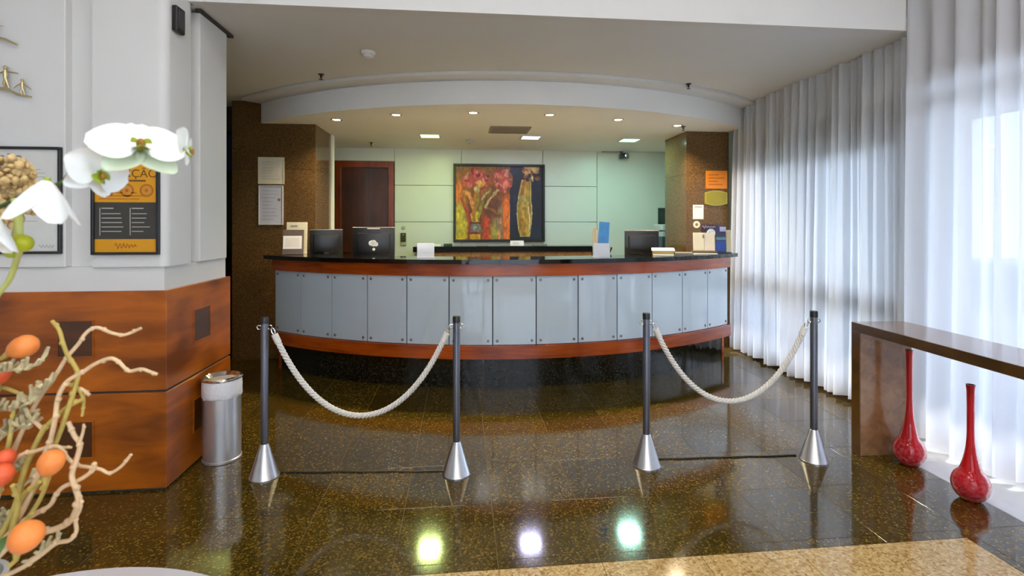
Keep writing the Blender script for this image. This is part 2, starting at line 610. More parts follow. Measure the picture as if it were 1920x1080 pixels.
# ceilings
cl = struct(MB().b6(-4.4, 3.5, YB + 0.02, 7.6, ZC, ZC + 0.12).build('ceiling', CEIL), 'low flat ceiling over the reception')
struct(MB().b6(-4.4, 3.6, -3.2, 7.6, 4.1, 4.2).build('ceiling_lobby', WHITE))
struct(MB().b6(BX, 3.03, YB - 0.06, YB + 0.02, ZC - 0.008, 4.1).build('wall_header', WHITE), 'white header beam above the opening')
wf = MB().b6(-4.4, -2.3, -3.3, -3.2, -0.1, 4.2).b6(2.3, 3.6, -3.3, -3.2, -0.1, 4.2).b6(-2.3, 2.3, -3.3, -3.2, 3.7, 4.2).b6(-2.3, 2.3, -3.3, -3.2, -0.1, 0.3)
struct(wf.build('wall_front', WHITE))
FROSTED = sheer('frosted_fill_pane', (0.88, 0.88, 0.88), 0.97)  # unseen translucent opening, added to light the room from the front
fw = struct(MB().b6(-2.3, -2.22, -3.28, -3.22, 0.3, 3.7).b6(2.22, 2.3, -3.28, -3.22, 0.3, 3.7).b6(-2.3, 2.3, -3.28, -3.22, 3.62, 3.7).b6(-0.04, 0.04, -3.28, -3.22, 0.3, 3.7).build('window_4', WHITE), 'added frosted glazing for front fill light behind the camera')
for (xa, xb) in ((-2.22, -0.04), (0.04, 2.22)):
    MB().b6(xa, xb, -3.2505, -3.25, 0.3, 3.62).build('pane', FROSTED, fw)
struct(MB().b6(-4.5, -4.4, -3.2, 7.6, -0.1, 4.2).build('wall_left', WHITE))
struct(MB().b6(-4.4, 3.6, 7.5, 7.6, -0.1, 4.1).build('wall_back', LAM), 'reception back wall')

# curved soffit over the desk
P3 = [onZ(487, 232, ZS), onZ(940, 195, ZS), onZ(1390, 240, ZS)]
def circ(a, b, c):
    A = np.array([[2 * (b.x - a.x), 2 * (b.y - a.y)], [2 * (c.x - a.x), 2 * (c.y - a.y)]])
    B = np.array([b.x ** 2 - a.x ** 2 + b.y ** 2 - a.y ** 2, c.x ** 2 - a.x ** 2 + c.y ** 2 - a.y ** 2])
    s = np.linalg.solve(A, B)
    return s[0], s[1], math.hypot(a.x - s[0], a.y - s[1])
scx, scy, sR = circ(*P3)
sa0 = math.asin((P3[0].x - scx) / sR)
sa1 = math.asin((3.15 - scx) / sR)
def arcpts(R, a0, a1, n=48):
    return [(scx + R * math.sin(a0 + (a1 - a0) * i / n), scy - R * math.cos(a0 + (a1 - a0) * i / n)) for i in range(n + 1)]
front = arcpts(sR, sa0, sa1)
poly = [(front[0][0], 7.49)] + front + [(3.15, 7.49)]
soff = struct(MB().prism(poly, ZS, ZC - 0.001).build('ceiling_soffit', SOFF, None, None, 25), 'curved dropped soffit over the reception desk')
fr2 = arcpts(sR + 0.20, sa0 + 0.006, sa1 - 0.01)
fr3 = arcpts(sR + 0.001, sa0 + 0.006, sa1 - 0.01)
struct(MB().prism(fr2 + fr3[::-1], ZC - 0.03, ZC - 0.001).build('trim_1', CEIL, None, None, 25), 'shallow curved cornice in front of the soffit')

# left block: wainscot below, white panelled wall above
ZW = 1.094
blk = struct(MB().b6(-4.39, BX - 0.05, BY0 + 0.05, BY1 - 0.02, 0, 4.09).build('wall_pier', WHITE), 'white pier left of the opening with timber wainscot')
for (z0, z1) in ((0.012, 0.537), (0.549, ZW)):
    p = MB()
    p.b6(-4.38, BX, BY0, BY1, z0, z1, 0.002)
    p.build('wainscot_panel', WAINS, blk)
MB().b6(-4.37, BX - 0.012, BY0 + 0.012, BY1 - 0.01, 0.0, 0.56).build('plinth', GAP, blk)
def inset_front(x0, x1, z0, z1):
    y = BY0
    MB().b6(x0, x1, y - 0.003, y + 0.003, z0, z1).build('inset_square', WAINS2, blk)
    f = MB()
    t = 0.007
    f.b6(x0 - t, x1 + t, y - 0.007, y, z1, z1 + t).b6(x0 - t, x1 + t, y - 0.007, y, z0 - t, z0)
    f.b6(x0 - t, x0, y - 0.007, y, z0, z1).b6(x1, x1 + t, y - 0.007, y, z0, z1)
    f.build('inset_frame', WAINS, blk)
def inset_side(y0, y1, z0, z1):
    x = BX
    MB().b6(x - 0.003, x + 0.003, y0, y1, z0, z1).build('inset_square', WAINS2, blk)
    f = MB()
    t = 0.007
    f.b6(x, x + 0.006, y0 - t, y1 + t, z1, z1 + t).b6(x, x + 0.006, y0 - t, y1 + t, z0 - t, z0)
    f.b6(x, x + 0.006, y0 - t, y0, z0, z1).b6(x, x + 0.006, y1, y1 + t, z0, z1)
    f.build('inset_frame', WAINS, blk)
for (z0, z1) in ((0.746, 0.936), (0.20, 0.39)):
    inset_front(-2.157, -1.985, z0, z1)
    inset_side(3.243, 3.435, z0, z1)
ZP = 1.226
# raised white panels
def roundcorner(x0, y1, z0, z1):
    r = 0.03
    cr_ = 0.045
    pl = [(x0, BY0 + 0.0)] + [(BX - cr_ + cr_ * math.sin(i * PI / 16), BY0 + cr_ - cr_ * math.cos(i * PI / 16)) for i in range(9)] + [ (BX + 0.0, y1), (BX - 0.06, y1), (BX - 0.06, BY0 + 0.06), (x0, BY0 + 0.06)]
    return MB().prism(pl, z0, z1)
roundcorner(-1.99, 3.206, ZP, 4.08).build('wall_panel', WHITE, blk)
MB().b6(-4.38, -2.125, BY0, BY0 + 0.06, ZP, 4.08, 0.004).build('wall_panel', WHITE, blk)
MB().b6(BX - 0.06, BX + 0.0, 3.317, 3.677, ZP, ZC - 0.02, 0.004).build('wall_panel', WHITE, blk)
MB().b6(-4.38, BX - 0.02, BY0 + 0.018, BY1 - 0.03, ZW, ZP).build('panel_base', WHITE, blk)
MB().b6(BX - 0.02, BX + 0.015, YB + 0.06, BY1 + 0.015, ZC - 0.022, ZC - 0.002).build('shadow_trim', GAP, blk)

# granite columns
YGL = 5.72
XL0, XL1 = -2.454, -1.583
def slabwall(name, x0, x1, y0, y1, z1, label, splits):
    o = struct(MB().b6(x0 + 0.02, x1 - 0.02, y0 + 0.02, y1, 0, z1 - 0.01).build(name, GAP), label)
    zs = [0.0] + splits + [z1]
    for a, b in zip(zs[:-1], zs[1:]):
        MB().b6(x0, x1, y0, y0 + 0.02, a + 0.001, b - 0.001, 0.001).build('stone_slab', BROWN, o)
        MB().b6(x1 - 0.02, x1, y0 + 0.021, y1, a + 0.001, b - 0.001, 0.001).build('stone_slab', BROWN, o)
        MB().b6(x0, x0 + 0.02, y0 + 0.021, y1, a + 0.001, b - 0.001, 0.001).build('stone_slab', BROWN, o)
    return o
slabwall('wall_column_left', XL0, XL1, YGL, 6.45, ZC - 0.002, 'brown granite column left of the reception desk', [1.25, 2.05])
slabwall('wall_column_right', 2.625, 3.15, 5.71, 6.33, ZS - 0.001, 'brown granite column right of the reception desk', [1.25, 2.05])
MB_ = MB().b6(XL1, XL1 + 0.02, 6.36, 6.46, 0, ZS - 0.001)
struct(MB_.build('trim_2', SOFF), 'pale edge strip behind the left column')
# dark lift doors in the passage left of the granite
d2 = struct(MB().b6(-3.5, XL0 - 0.02, 5.95, 6.02, 0, 2.5).build('door_2', BLACKG), 'dark lift door in the passage left of the granite column')
MB().b6(-3.4, -2.52, 5.935, 5.95, 2.05, 2.45).build('transom_pane', mat('blue_glass', (0.02, 0.03, 0.12), 0.1), d2)
struct(MB().b6(-4.4, -2.40, 6.03, 6.1, 0, ZC).build('wall_passage', GAP))

# back wall panels (recessed joints), right part plain
wb = bpy.data.objects['wall_back']
for (z0, z1) in ((0.9, 1.487), (1.493, 2.017), (2.023, 2.60)):
    for (x0, x1) in ((-0.955, -0.003), (0.003, 1.2), (1.206, 2.02)):
        MB().b6(x0, x1, YBACK, 7.5, z0, z1, 0.003).build('wall_panel', LAM, wb)
MB().b6(2.026, 3.15, YBACK, 7.5, 0.9, 2.60, 0.003).build('wall_panel', LAM, wb)
MB().b6(-1.9, -1.805, YBACK, 7.5, 0.0, 2.60).build('wall_panel', LAM, wb)
MB().b6(-1.80, -0.96, YBACK, 7.5, 2.365, 2.60).build('wall_panel', LAM, wb)

# timber door
d1 = struct(MB().b6(-1.71, -1.045, YBACK + 0.035, 7.5, 0, 2.28).build('door_1', DOORL), 'dark timber door behind the desk')
f = MB()
f.b6(-1.80, -1.71, YBACK - 0.015, 7.5, 0, 2.363, 0.004)
f.build('door_jamb', DOORW, d1)
MB().b6(-1.045, -0.965, YBACK - 0.015, 7.5, 0, 2.363, 0.004).build('door_jamb', DOORW, d1)
MB().b6(-1.71, -1.045, YBACK - 0.015, 7.5, 2.27, 2.363, 0.004).build('door_head', DOORW, d1)
h = MB()
h.tube([(-1.66, YBACK + 0.03, 1.05), (-1.66, YBACK - 0.02, 1.05), (-1.56, YBACK - 0.02, 1.05)], 0.009)
h.build('door_handle', CHROME, d1)

# window wall on the right
wr = MB()
wr.b6(XG, XG + 0.15, -3.2, 7.6, 2.45, 4.1)
wr.b6(XG, XG + 0.15, 5.62, 7.6, 0, 2.45)
wr.b6(XG, XG + 0.15, 3.22, 3.40, 0, 2.45)
wr.b6(XG, XG + 0.15, -3.2, -2.9, 0, 2.45)
wr = struct(wr.build('wall_right', WHITE), 'window wall behind the sheer curtains')
def window(n, y0, y1, zt, nm, label):
    fr = MB()
    fr.b6(XG - 0.01, XG + 0.08, y0, y0 + 0.06, 0.12, zt).b6(XG - 0.01, XG + 0.08, y1 - 0.06, y1, 0.12, zt)
    fr.b6(XG - 0.01, XG + 0.08, y0, y1, zt - 0.06, zt)
    o = struct(fr.build('window_%d' % n, ALU), label)
    MB().b6(XG - 0.03, XG + 0.14, y0, y1, 0, 0.20).build('window_curb', CURB, o)
    for k in range(1, nm):
        y = y0 + (y1 - y0) * k / nm
        MB().b6(XG - 0.02, XG + 0.08, y - 0.035, y + 0.035, 0.12, zt).build('mullion', ALU, o)
    for k in range(nm):
        a = y0 + (y1 - y0) * k / nm + 0.04
        b = y0 + (y1 - y0) * (k + 1) / nm - 0.04
        MB().b6(XG + 0.03, XG + 0.036, a, b, 0.13, zt - 0.05).build('pane', PANE, o)
    return o
w1 = window(1, 3.40, 5.62, 2.45, 2, 'window bay behind the far sheer curtain')
MB().b6(XG - 0.02, XG + 0.08, 3.40, 5.62, 2.05, 2.16).build('rail', ALU, w1)
MB().b6(XG - 0.02, XG + 0.08, 3.40, 5.62, 0.82, 0.96).build('rail', ALU, w1)
MB().b6(XG - 0.015, XG + 0.02, 3.40, 5.62, 2.16, 2.45).build('spandrel_panel', ALU, w1)
w2 = window(2, 0.2, 3.22, 2.45, 2, 'window bay behind the near sheer curtain')
MB().b6(XG - 0.02, XG + 0.08, 0.2, 3.22, 2.23, 2.30).build('rail', ALU, w2)
w3 = window(3, -2.9, 0.2, 2.45, 2, 'window bay beside the camera')

# outside: paving, hedge, and an added slab that blocks the sun
struct(MB().b6(3.58, 30, -15, 20, -0.15, -0.02).build('ground_outside', ASPH))
tag(MB().b6(9, 9.6, -12, 16, -0.02, 0.75, 0.08).build('hedge', HEDGE), 'low dark hedge across the paving outside the windows', 'hedge')
blocker = MB()
blocker.b6(XG + 0.15, XG + 2.75, -3.3, 3.3, 2.72, 2.9)
blocker.b6(XG + 0.15, XG + 2.75, 3.3, 7.6, 2.72, 2.9)
struct(blocker.build('sunblocker', WHITE), 'added canopy outside the window wall')

# =================================================================== CURTAINS
def curtain(name, label, X, y0, y1, z0, z1, pitch, amp, seed, hemvar, m):
    r = random.Random(seed)
    # irregular pleats: widths vary
    ys, y, pts = [], y0, []
    while y < y1:
        p = pitch * r.uniform(0.55, 1.5)
        a = amp * r.uniform(0.5, 1.25)
        pts.append((y, p, a, r.uniform(-0.3, 0.3), r.uniform(-1, 1)))
        y += p
    path = []
    for k, (yy, p, a, sk, hv) in enumerate(pts):
        for s in range(10):
            t = s / 10
            path.append((yy + p * (t + 0.16 * sk * math.sin(2 * PI * t)), a * (0.5 - 0.5 * math.cos(2 * PI * t)), k, hv))
    rows = 14
    bm = MB()
    def row(j):
        v = j / rows
        z = z1 + (z0 - z1) * v
        out = []
        for i, (yy, xo, k, hv) in enumerate(path):
            sway = 0.012 * math.sin(3.1 * v + k * 1.7) * v
            sc = 0.75 + 0.45 * v
            zz = z + (hemvar * hv * v ** 6)
            out.append((X - xo * sc + 0.01 * math.sin(yy * 5 + v * 2), min(max(yy + sway, y0), y1 + 0.02), zz))
        return out
    bm.ringloop([row(j) for j in range(rows + 1)], False)
    o = bm.build(name, m, None, None, 180)
    return tag(o, label, 'curtain')
curtain('sheer_curtain', 'far white sheer curtain hanging under the low ceiling beside the desk', XCUR + 0.02, 3.28, 5.60, 0.035, ZC - 0.004, 0.080, 0.085, 3, 0.012, SHEER)
curtain('sheer_curtain', 'tall near white sheer curtain hanging behind the console table', XNEAR + 0.08, -0.3, 3.205, 0.03, 4.09, 0.125, 0.08, 5, 0.012, SHEER2)

# =================================================================== RECEPTION COUNTER
kx, ky, KR = 0.572, 8.378, 3.935
KD, KA0 = 0.098, -0.0266
ka0, ka1 = KA0 - 6.5 * KD, KA0 + 6.5 * KD
cnt = thing('reception_counter', 'long curved reception counter with frosted glass panels and red timber bands', 'counter', (kx, ky - KR, 0))
OFF = (kx, ky - KR, 0)
N = 65
MB().arc(kx, ky, KR - 0.36, KR + 0.075, ka0 - 0.020, ka1 + 0.020, N, 1.112, 1.15).build('countertop', BLACKGR, cnt, OFF, 30)
MB().arc(kx, ky, KR - 0.08, KR + 0.022, ka0 - 0.004, ka1 + 0.004, N, 1.002, 1.111).build('upper_timber_band', WOODX, cnt, OFF, 30)
MB().arc(kx, ky, KR - 0.08, KR + 0.028, ka0 - 0.004, ka1 + 0.004, N, 0.275, 0.392).build('lower_timber_band', WOODX, cnt, OFF, 30)
MB().arc(kx, ky, KR - 0.09, KR - 0.02, ka0, ka1, N, 0.27, 1.112).build('carcass', GAP, cnt, OFF, 30)
MB().arc(kx, ky, KR - 0.95, KR - 0.09, ka0 + 0.02, ka1 - 0.02, N, 0.86, 0.90).build('inner_desk', mat('beige_laminate', (0.52, 0.45, 0.32), 0.5, var=0.03), cnt, OFF, 30)
for a in (ka0, ka1):
    sx, sy = math.sin(a), -math.cos(a)
    c = Vector((kx + (KR - 0.20) * sx, ky + (KR - 0.20) * sy, 0.556))
    MB().box(c, (0.04, 0.30, 1.112), a, 0.002).build('end_panel', WOODX, cnt, OFF)
# glass panels, one mesh each (arc segment) + four standoffs
so_me = None
for k in range(13):
    a = KA0 + (k - 6.5) * KD
    b = a + KD
    g = 0.0012
    p = MB().arc(kx, ky, KR - 0.012, KR, a + g, b - g, 5, 0.396, 0.999).build('glass_panel', FROST, cnt, OFF, 30)
    for (aa, zz) in ((a + 0.010, 0.43), (b - 0.010, 0.43), (a + 0.010, 0.965), (b - 0.010, 0.965)):
        pos = Vector((kx + KR * math.sin(aa), ky - KR * math.cos(aa), zz)) - Vector(OFF)
        if so_me is None:
            M = Matrix.Rotation(PI / 2, 4, 'X')
            so_me = MB().lathe([(0.012, 0), (0.012, 0.006), (0.008, 0.009)], 12, M=M).build('standoff_screw', mat('dark_screw', (0.25, 0.26, 0.28), 0.3, 0.9), p)
            so_me.location = pos
            so_me.rotation_euler = (0, 0, aa)
        else:
            inst(so_me, pos, p, aa)
# plinth stones
for k in range(9):
    a = ka0 + (ka1 - ka0) * k / 9
    b = ka0 + (ka1 - ka0) * (k + 1) / 9
    MB().arc(kx, ky, KR - 0.09, KR - 0.055, a + 0.0006, b - 0.0006, 6, 0.0, 0.272).build('plinth_stone', DARKGR, cnt, OFF, 30)

# credenza against the back wall
CX0, CX1, CYF = -0.655, 2.09, 6.98
cr = thing('credenza', 'long black topped credenza against the back wall under the painting', 'credenza', ((CX0 + CX1) / 2, 7.2, 0))
off = ((CX0 + CX1) / 2, 7.2, 0)
top = MB()
top.b6(CX0, CX1, CYF, YBACK - 0.002, 1.075, 1.15, 0.003)
top.build('top', BLACKG, cr, off)
MB().b6(CX0 + 0.14, CX1 - 0.26, CYF + 0.02, YBACK - 0.01, 0.0, 1.075).build('timber_front', CONS, cr, off)
MB().b6(CX0 + 0.08, CX0 + 0.14, CYF + 0.01, YBACK - 0.01, 0, 1.075).build('end_panel', BLACK, cr, off)
MB().b6(CX1 - 0.26, CX1 - 0.16, CYF + 0.01, YBACK - 0.01, 0, 1.075).build('end_panel', BLACK, cr, off)

# =================================================================== PAINTING (canvas coloured cell by cell)
px0, px1, pz0, pz1 = -0.116, 1.228, 1.20, 2.338
pt = thing('painting', 'large framed painting of pink flowers beside a tall gold vase', 'painting', ((px0 + px1) / 2, YBACK, pz0))
off = ((px0 + px1) / 2, YBACK, pz0)
fr = MB()
t = 0.034
for (x0, x1, z0, z1) in ((px0, px1, pz1 - t, pz1), (px0, px1, pz0, pz0 + t), (px0, px0 + t, pz0 + t, pz1 - t), (px1 - t, px1, pz0 + t, pz1 - t)):
    fr.b6(x0, x1, YBACK - 0.04, YBACK - 0.001, z0, z1, 0.003)
fr.build('frame', mat('frame_black', srgb(38, 30, 10), 0.4), pt, off)
NX, NZ = 168, 140
u, v = np.meshgrid((np.arange(NX) + 0.5) / NX, (np.arange(NZ) + 0.5) / NZ)
img = np.zeros((NZ, NX, 3))
def smooth_noise(cu, cv, seed):
    r = np.random.default_rng(seed)
    g = r.random((cv + 2, cu + 2))
    x, y = u * cu, v * cv
    i, j = np.clip(np.floor(x).astype(int), 0, cu), np.clip(np.floor(y).astype(int), 0, cv)
    fx, fy = x - i, y - j
    fx, fy = fx * fx * (3 - 2 * fx), fy * fy * (3 - 2 * fy)
    return (g[j, i] * (1 - fx) + g[j, i + 1] * fx) * (1 - fy) + (g[j + 1, i] * (1 - fx) + g[j + 1, i + 1] * fx) * fy
u0_, v0_ = u.copy(), v.copy()
uw = u + 0.020 * (smooth_noise(17, 15, 31) - 0.5) + 0.012 * (smooth_noise(44, 36, 32) - 0.5)
vw = v + 0.024 * (smooth_noise(17, 15, 33) - 0.5) + 0.014 * (smooth_noise(44, 36, 34) - 0.5)
u, v = uw, vw
def blend(col, a):
    global img
    a = np.clip(a, 0, 1)[..., None]
    img = img * (1 - a) + np.array(col, float) * a
def sm(x, e0, e1):
    t = np.clip((x - e0) / (e1 - e0 + 1e-9), 0, 1)
    return t * t * (3 - 2 * t)
def ell(cu, cv, ru, rv, col, soft=0.3, amt=1.0, rot=0.0, wob=0.0, seed=1):
    du, dv = (u - cu) / 1, (v - cv) * 0.85
    a, b = math.cos(rot), math.sin(rot)
    x, y = (du * a + dv * b) / ru, (-du * b + dv * a) / (rv * 0.85)
    r = np.sqrt(x * x + y * y) + wob * (smooth_noise(14, 12, seed) - 0.5)
    blend(col, amt * (1 - sm(r, 1 - soft, 1)))
def stroke(pts, wd, col, amt=1.0, soft=0.4):
    P = crom([(a, b, 0) for a, b in pts], 10)
    best = np.full(u.shape, 9.0)
    for q in P:
        best = np.minimum(best, np.hypot(u - q.x, (v - q.y) * 0.85))
    blend(col, amt * (1 - sm(best / wd, 1 - soft, 1)))
def cc(x, y):      # crop pixel -> canvas uv
    return ((x - 85) / 1055, (y - 70) / 890)
S = 0.622
blend((150, 96, 40), np.ones_like(u))
blend((120, 64, 22), sm(smooth_noise(9, 3, 2), 0.3, 0.8))
blend((176, 158, 60), (1 - sm(u, 0.09, 0.17)) * sm(v, 0.35, 0.6))
blend((200, 176, 50), (1 - sm(u, 0.05, 0.15)) * sm(v, 0.5, 0.7) * sm(smooth_noise(10, 6, 3), 0.3, 0.7))
blend((214, 120, 40), (1 - sm(u, 0.05, 0.1)) * sm(v, 0.15, 0.3) * (1 - sm(v, 0.4, 0.55)))
blend((112, 46, 14), sm(u, 0.12, 0.17) * (1 - sm(u, 0.24, 0.3)) * sm(v, 0.3, 0.5))
blend((150, 132, 110), sm(u, 0.40, 0.46) * (1 - sm(u, 0.53, 0.56)) * sm(v, 0.35, 0.6) * 0.8)
blend((168, 150, 70), sm(u, 0.33, 0.38) * (1 - sm(u, 0.45, 0.5)) * sm(v, 0.72, 0.9))
blend((190, 70, 26), sm(u, 0.30, 0.34) * (1 - sm(u, 0.36, 0.42)) * sm(v, 0.65, 0.75))
blend((226, 116, 44), sm(u, 0.53, 0.56) * sm(v, 0.32, 0.5))
blend((188, 84, 24), sm(u, 0.545, 0.56) * (1 - sm(u, 0.575, 0.59)) * sm(v, 0.4, 0.5) * sm(smooth_noise(40, 4, 5), 0.3, 0.6))
blend((240, 158, 90), 0.7 * sm(smooth_noise(60, 3, 6), 0.55, 0.8) * sm(u, 0.42, 0.5) * sm(v, 0.55, 0.7))
blend((120, 92, 56), (1 - sm(v, 0.0, 0.1)) * 0.9)
ell(*cc(520, 560), 0.13, 0.19, (92, 50, 22), 0.5, 0.9, 0.2, 0.6, 9)
for k in range(10):
    a, b = cc(450 + 16 * k, 470 + 15 * ((k * 7) % 13))
    ell(a, b, 0.022, 0.03, (166, 112, 54) if k % 2 else (120, 60, 40), 0.6, 0.8, 0.6, 0.3, k)
for pts, wd, col in (
    ([(330, 300), (345, 480), (320, 620), (330, 760)], 0.026, (138, 118, 40)),
    ([(350, 320), (300, 520), (300, 760)], 0.022, (176, 118, 40)),
    ([(500, 360), (420, 470), (370, 620), (355, 750)], 0.022, (126, 122, 48)),
    ([(470, 380), (400, 470)], 0.014, (206, 186, 130)),
    ([(590, 350), (520, 440), (440, 560)], 0.020, (196, 176, 120)),
    ([(190, 380), (250, 410), (275, 480), (285, 570)], 0.022, (212, 150, 84)),
    ([(150, 470), (200, 560), (250, 740)], 0.022, (160, 70, 22)),
    ([(345, 640), (350, 740)], 0.02, (216, 180, 50)),
    ([(280, 650), (285, 760)], 0.012, (206, 140, 60)),
    ([(390, 560), (380, 680)], 0.016, (142, 134, 54))):
    stroke([cc(*p) for p in pts], wd, col, 0.92)
def bloom(cx, cy, rx, ry, seed):
    a, b = cc(cx, cy)
    ell(a, b, rx, ry, (178, 84, 72), 0.25, 1, 0, 0.5, seed)
    r = random.Random(seed)
    for k in range(26):
        an, q = r.uniform(0, 2 * PI), r.uniform(0.1, 0.95) ** 0.5
        col = r.choice([(214, 126, 112), (196, 92, 84), (226, 150, 128), (150, 40, 36), (208, 150, 96), (120, 30, 28), (222, 160, 140)])
        ell(a + rx * q * math.cos(an), b + ry * q * math.sin(an), rx * r.uniform(0.14, 0.3), ry * r.uniform(0.12, 0.28), col, 0.55, 0.85, r.uniform(0, 3), 0.3, seed + k)
bloom(330, 230, 0.155, 0.15, 21)
bloom(655, 240, 0.120, 0.155, 55)
ell(*cc(390, 285), 0.075, 0.05, (212, 164, 84), 0.5, 0.9)
ell(*cc(350, 180), 0.03, 0.035, (110, 20, 40), 0.5, 0.9)
ell(*cc(335, 350), 0.045, 0.07, (202, 182, 130), 0.5, 0.9)
ell(*cc(690, 290), 0.06, 0.075, (222, 134, 118), 0.5, 0.85)
# the pot
a, b = cc(322, 815)
blend((120, 112, 104), (np.abs(u - a) < 0.058) * (np.abs(v - b) < 0.058) * 1.0)
ell(a - 0.01, b, 0.03, 0.04, (190, 186, 180), 0.7, 0.8)
blend((84, 40, 24), (np.abs(u - a) < 0.072) * (np.abs(v - cc(0, 755)[1]) < 0.012) * 1.0)
blend((206, 160, 40), (np.abs(u - a) < 0.06) * (v > cc(0, 890)[1]) * 0.9)
# right dark half with the vase
u, v = u0_ + 0.2 * (uw - u0_), v0_ + 0.2 * (vw - v0_)
dark = sm(u, S - 0.004, S + 0.004)
keep = np.hypot((u - cc(690, 0)[0]) / 0.085, (v - cc(0, 240)[1]) / 0.14) > 1
blend((26, 28, 38), dark * np.where(keep, 1, 0))
blend((36, 42, 70), dark * np.where(keep, 1, 0) * 0.6 * sm(smooth_noise(6, 4, 8), 0.4, 0.8))
blend((46, 60, 46), dark * 0.35 * sm(v, 0.8, 1.0))
zz = [(230, 885, 1000), (330, 862, 1005), (450, 838, 1000), (560, 828, 1015), (640, 824, 1018), (760, 832, 1008), (860, 848, 996), (930, 866, 985)]
vv = np.array([cc(0, z[0])[1] for z in zz])
lft = np.interp(v, vv, [cc(z[1], 0)[0] for z in zz])
rgt = np.interp(v, vv, [cc(z[2], 0)[0] for z in zz])
ins = (v > vv[0]) & (v < vv[-1]) & (u > lft) & (u < rgt)
blend((190, 168, 108), ins * 1.0)
ins2 = (v > vv[0]) & (v < cc(0, 915)[1]) & (u > lft + 0.012) & (u < rgt - 0.012)
blend((186, 148, 64), ins2 * 1.0)
blend((132, 92, 40), ins2 * sm(smooth_noise(22, 5, 12), 0.45, 0.8) * 0.8)
blend((168, 150, 92), ins2 * np.exp(-((v - cc(0, 470)[1]) / 0.09) ** 2) * 0.8)
stroke([cc(965, 560), cc(985, 700), cc(970, 860)], 0.010, (234, 222, 184), 0.8)
stroke([cc(925, 240), cc(885, 400)], 0.022, (150, 90, 40), 0.8)
blend((196, 164, 116), (u > cc(900, 0)[0]) * (u < cc(1100, 0)[0]) * (v < cc(0, 150)[1]) * 0.9)
r_ = random.Random(4)
for k in range(22):
    a, b = cc(900 + r_.uniform(0, 190), 90 + r_.uniform(0, 150))
    ell(a, b, r_.uniform(0.015, 0.04), r_.uniform(0.015, 0.04), r_.choice([(150, 88, 54), (206, 160, 110), (90, 44, 26), (226, 196, 150), (180, 110, 70)]), 0.5, 0.9, r_.uniform(0, 3), 0.3, 90 + k)
ell(*cc(960, 235), 0.03, 0.025, (30, 22, 20), 0.5, 0.9)
u, v = u0_, v0_
img = np.clip(img * (0.80 + 0.40 * smooth_noise(60, 26, 41))[..., None] * (0.95 + 0.10 * rng.random((NZ, NX, 1))), 0, 255)
gm = img.mean(axis=2, keepdims=True)
img = np.clip(gm + (img - gm) * 1.22, 0, 255)
x0, x1, z0, z1 = px0 + t, px1 - t, pz0 + t, pz1 - t
xs = np.linspace(x0, x1, NX + 1) - off[0]
zs = np.linspace(z1, z0, NZ + 1) - off[2]
V = [(x, -0.012, z) for z in zs for x in xs]
Fc = [(j * (NX + 1) + i, (j + 1) * (NX + 1) + i, (j + 1) * (NX + 1) + i + 1, j * (NX + 1) + i + 1) for j in range(NZ) for i in range(NX)]
me = bpy.data.meshes.new('canvas')
me.from_pydata(V, [], Fc)
at = me.color_attributes.new('paint', 'FLOAT_COLOR', 'CORNER')
lin = np.where(img / 255 <= 0.04045, img / 255 / 12.92, ((img / 255 + 0.055) / 1.055) ** 2.4).reshape(-1, 3)
buf = np.ones((NX * NZ * 4, 4))
buf[:, :3] = np.repeat(lin, 4, axis=0)
at.data.foreach_set('color', buf.ravel())
pm = bpy.data.materials.new('oil_paint')
pm.use_nodes = True
an = pm.node_tree.nodes.new('ShaderNodeVertexColor')
an.layer_name = 'paint'
pb = pm.node_tree.nodes['Principled BSDF']
pb.inputs['Roughness'].default_value = 0.45
pm.node_tree.links.new(an.outputs[0], pb.inputs['Base Color'])
me.materials.append(pm)
o = bpy.data.objects.new('canvas', me)
COL.objects.link(o)
o.parent = pt
MB().b6(px0 + t, px1 - t, YBACK - 0.010, YBACK - 0.001, pz0 + t, pz1 - t).build('backing', BLACK, pt, off)

# =================================================================== CEILING FITTINGS
WARM = emit('warm_lamp', (1.0, 0.86, 0.62), 14)
dl0 = None
names = ['first', 'second', 'third', 'fourth', 'fifth', 'sixth']
for k, (x, y) in enumerate([(631, 224), (743, 215), (887, 211), (1031, 215), (1159, 224), (1270, 235)]):
    p = onZ(x, y, ZS)
    lb = 'small round warm downlight in the soffit, %s from the left' % names[k]
    if dl0 is None:
        dl0 = thing('downlight', lb, 'ceiling light', p, 0, 'round downlights along the soffit')
        MB().lathe([(0.040, -0.002), (0.052, -0.008), (0.060, -0.004), (0.060, -0.0005), (0.040, -0.0005)], 28, cap0=False, cap1=False).build('ring', CHROME, dl0)
        MB().lathe([(0.040, -0.004), (0.030, -0.006)], 24).build('lens', WARM, dl0)
        t_ = dl0
    else:
        t_ = dup(dl0, p, 0, lb, 'round downlights along the soffit')
    lamp('downlight_beam', 'SPOT', (0, 0, -0.012), 58, (1.0, 0.80, 0.52), (0, 0, 0), t_, spot_size=2.3, spot_blend=0.8, shadow_soft_size=0.03)
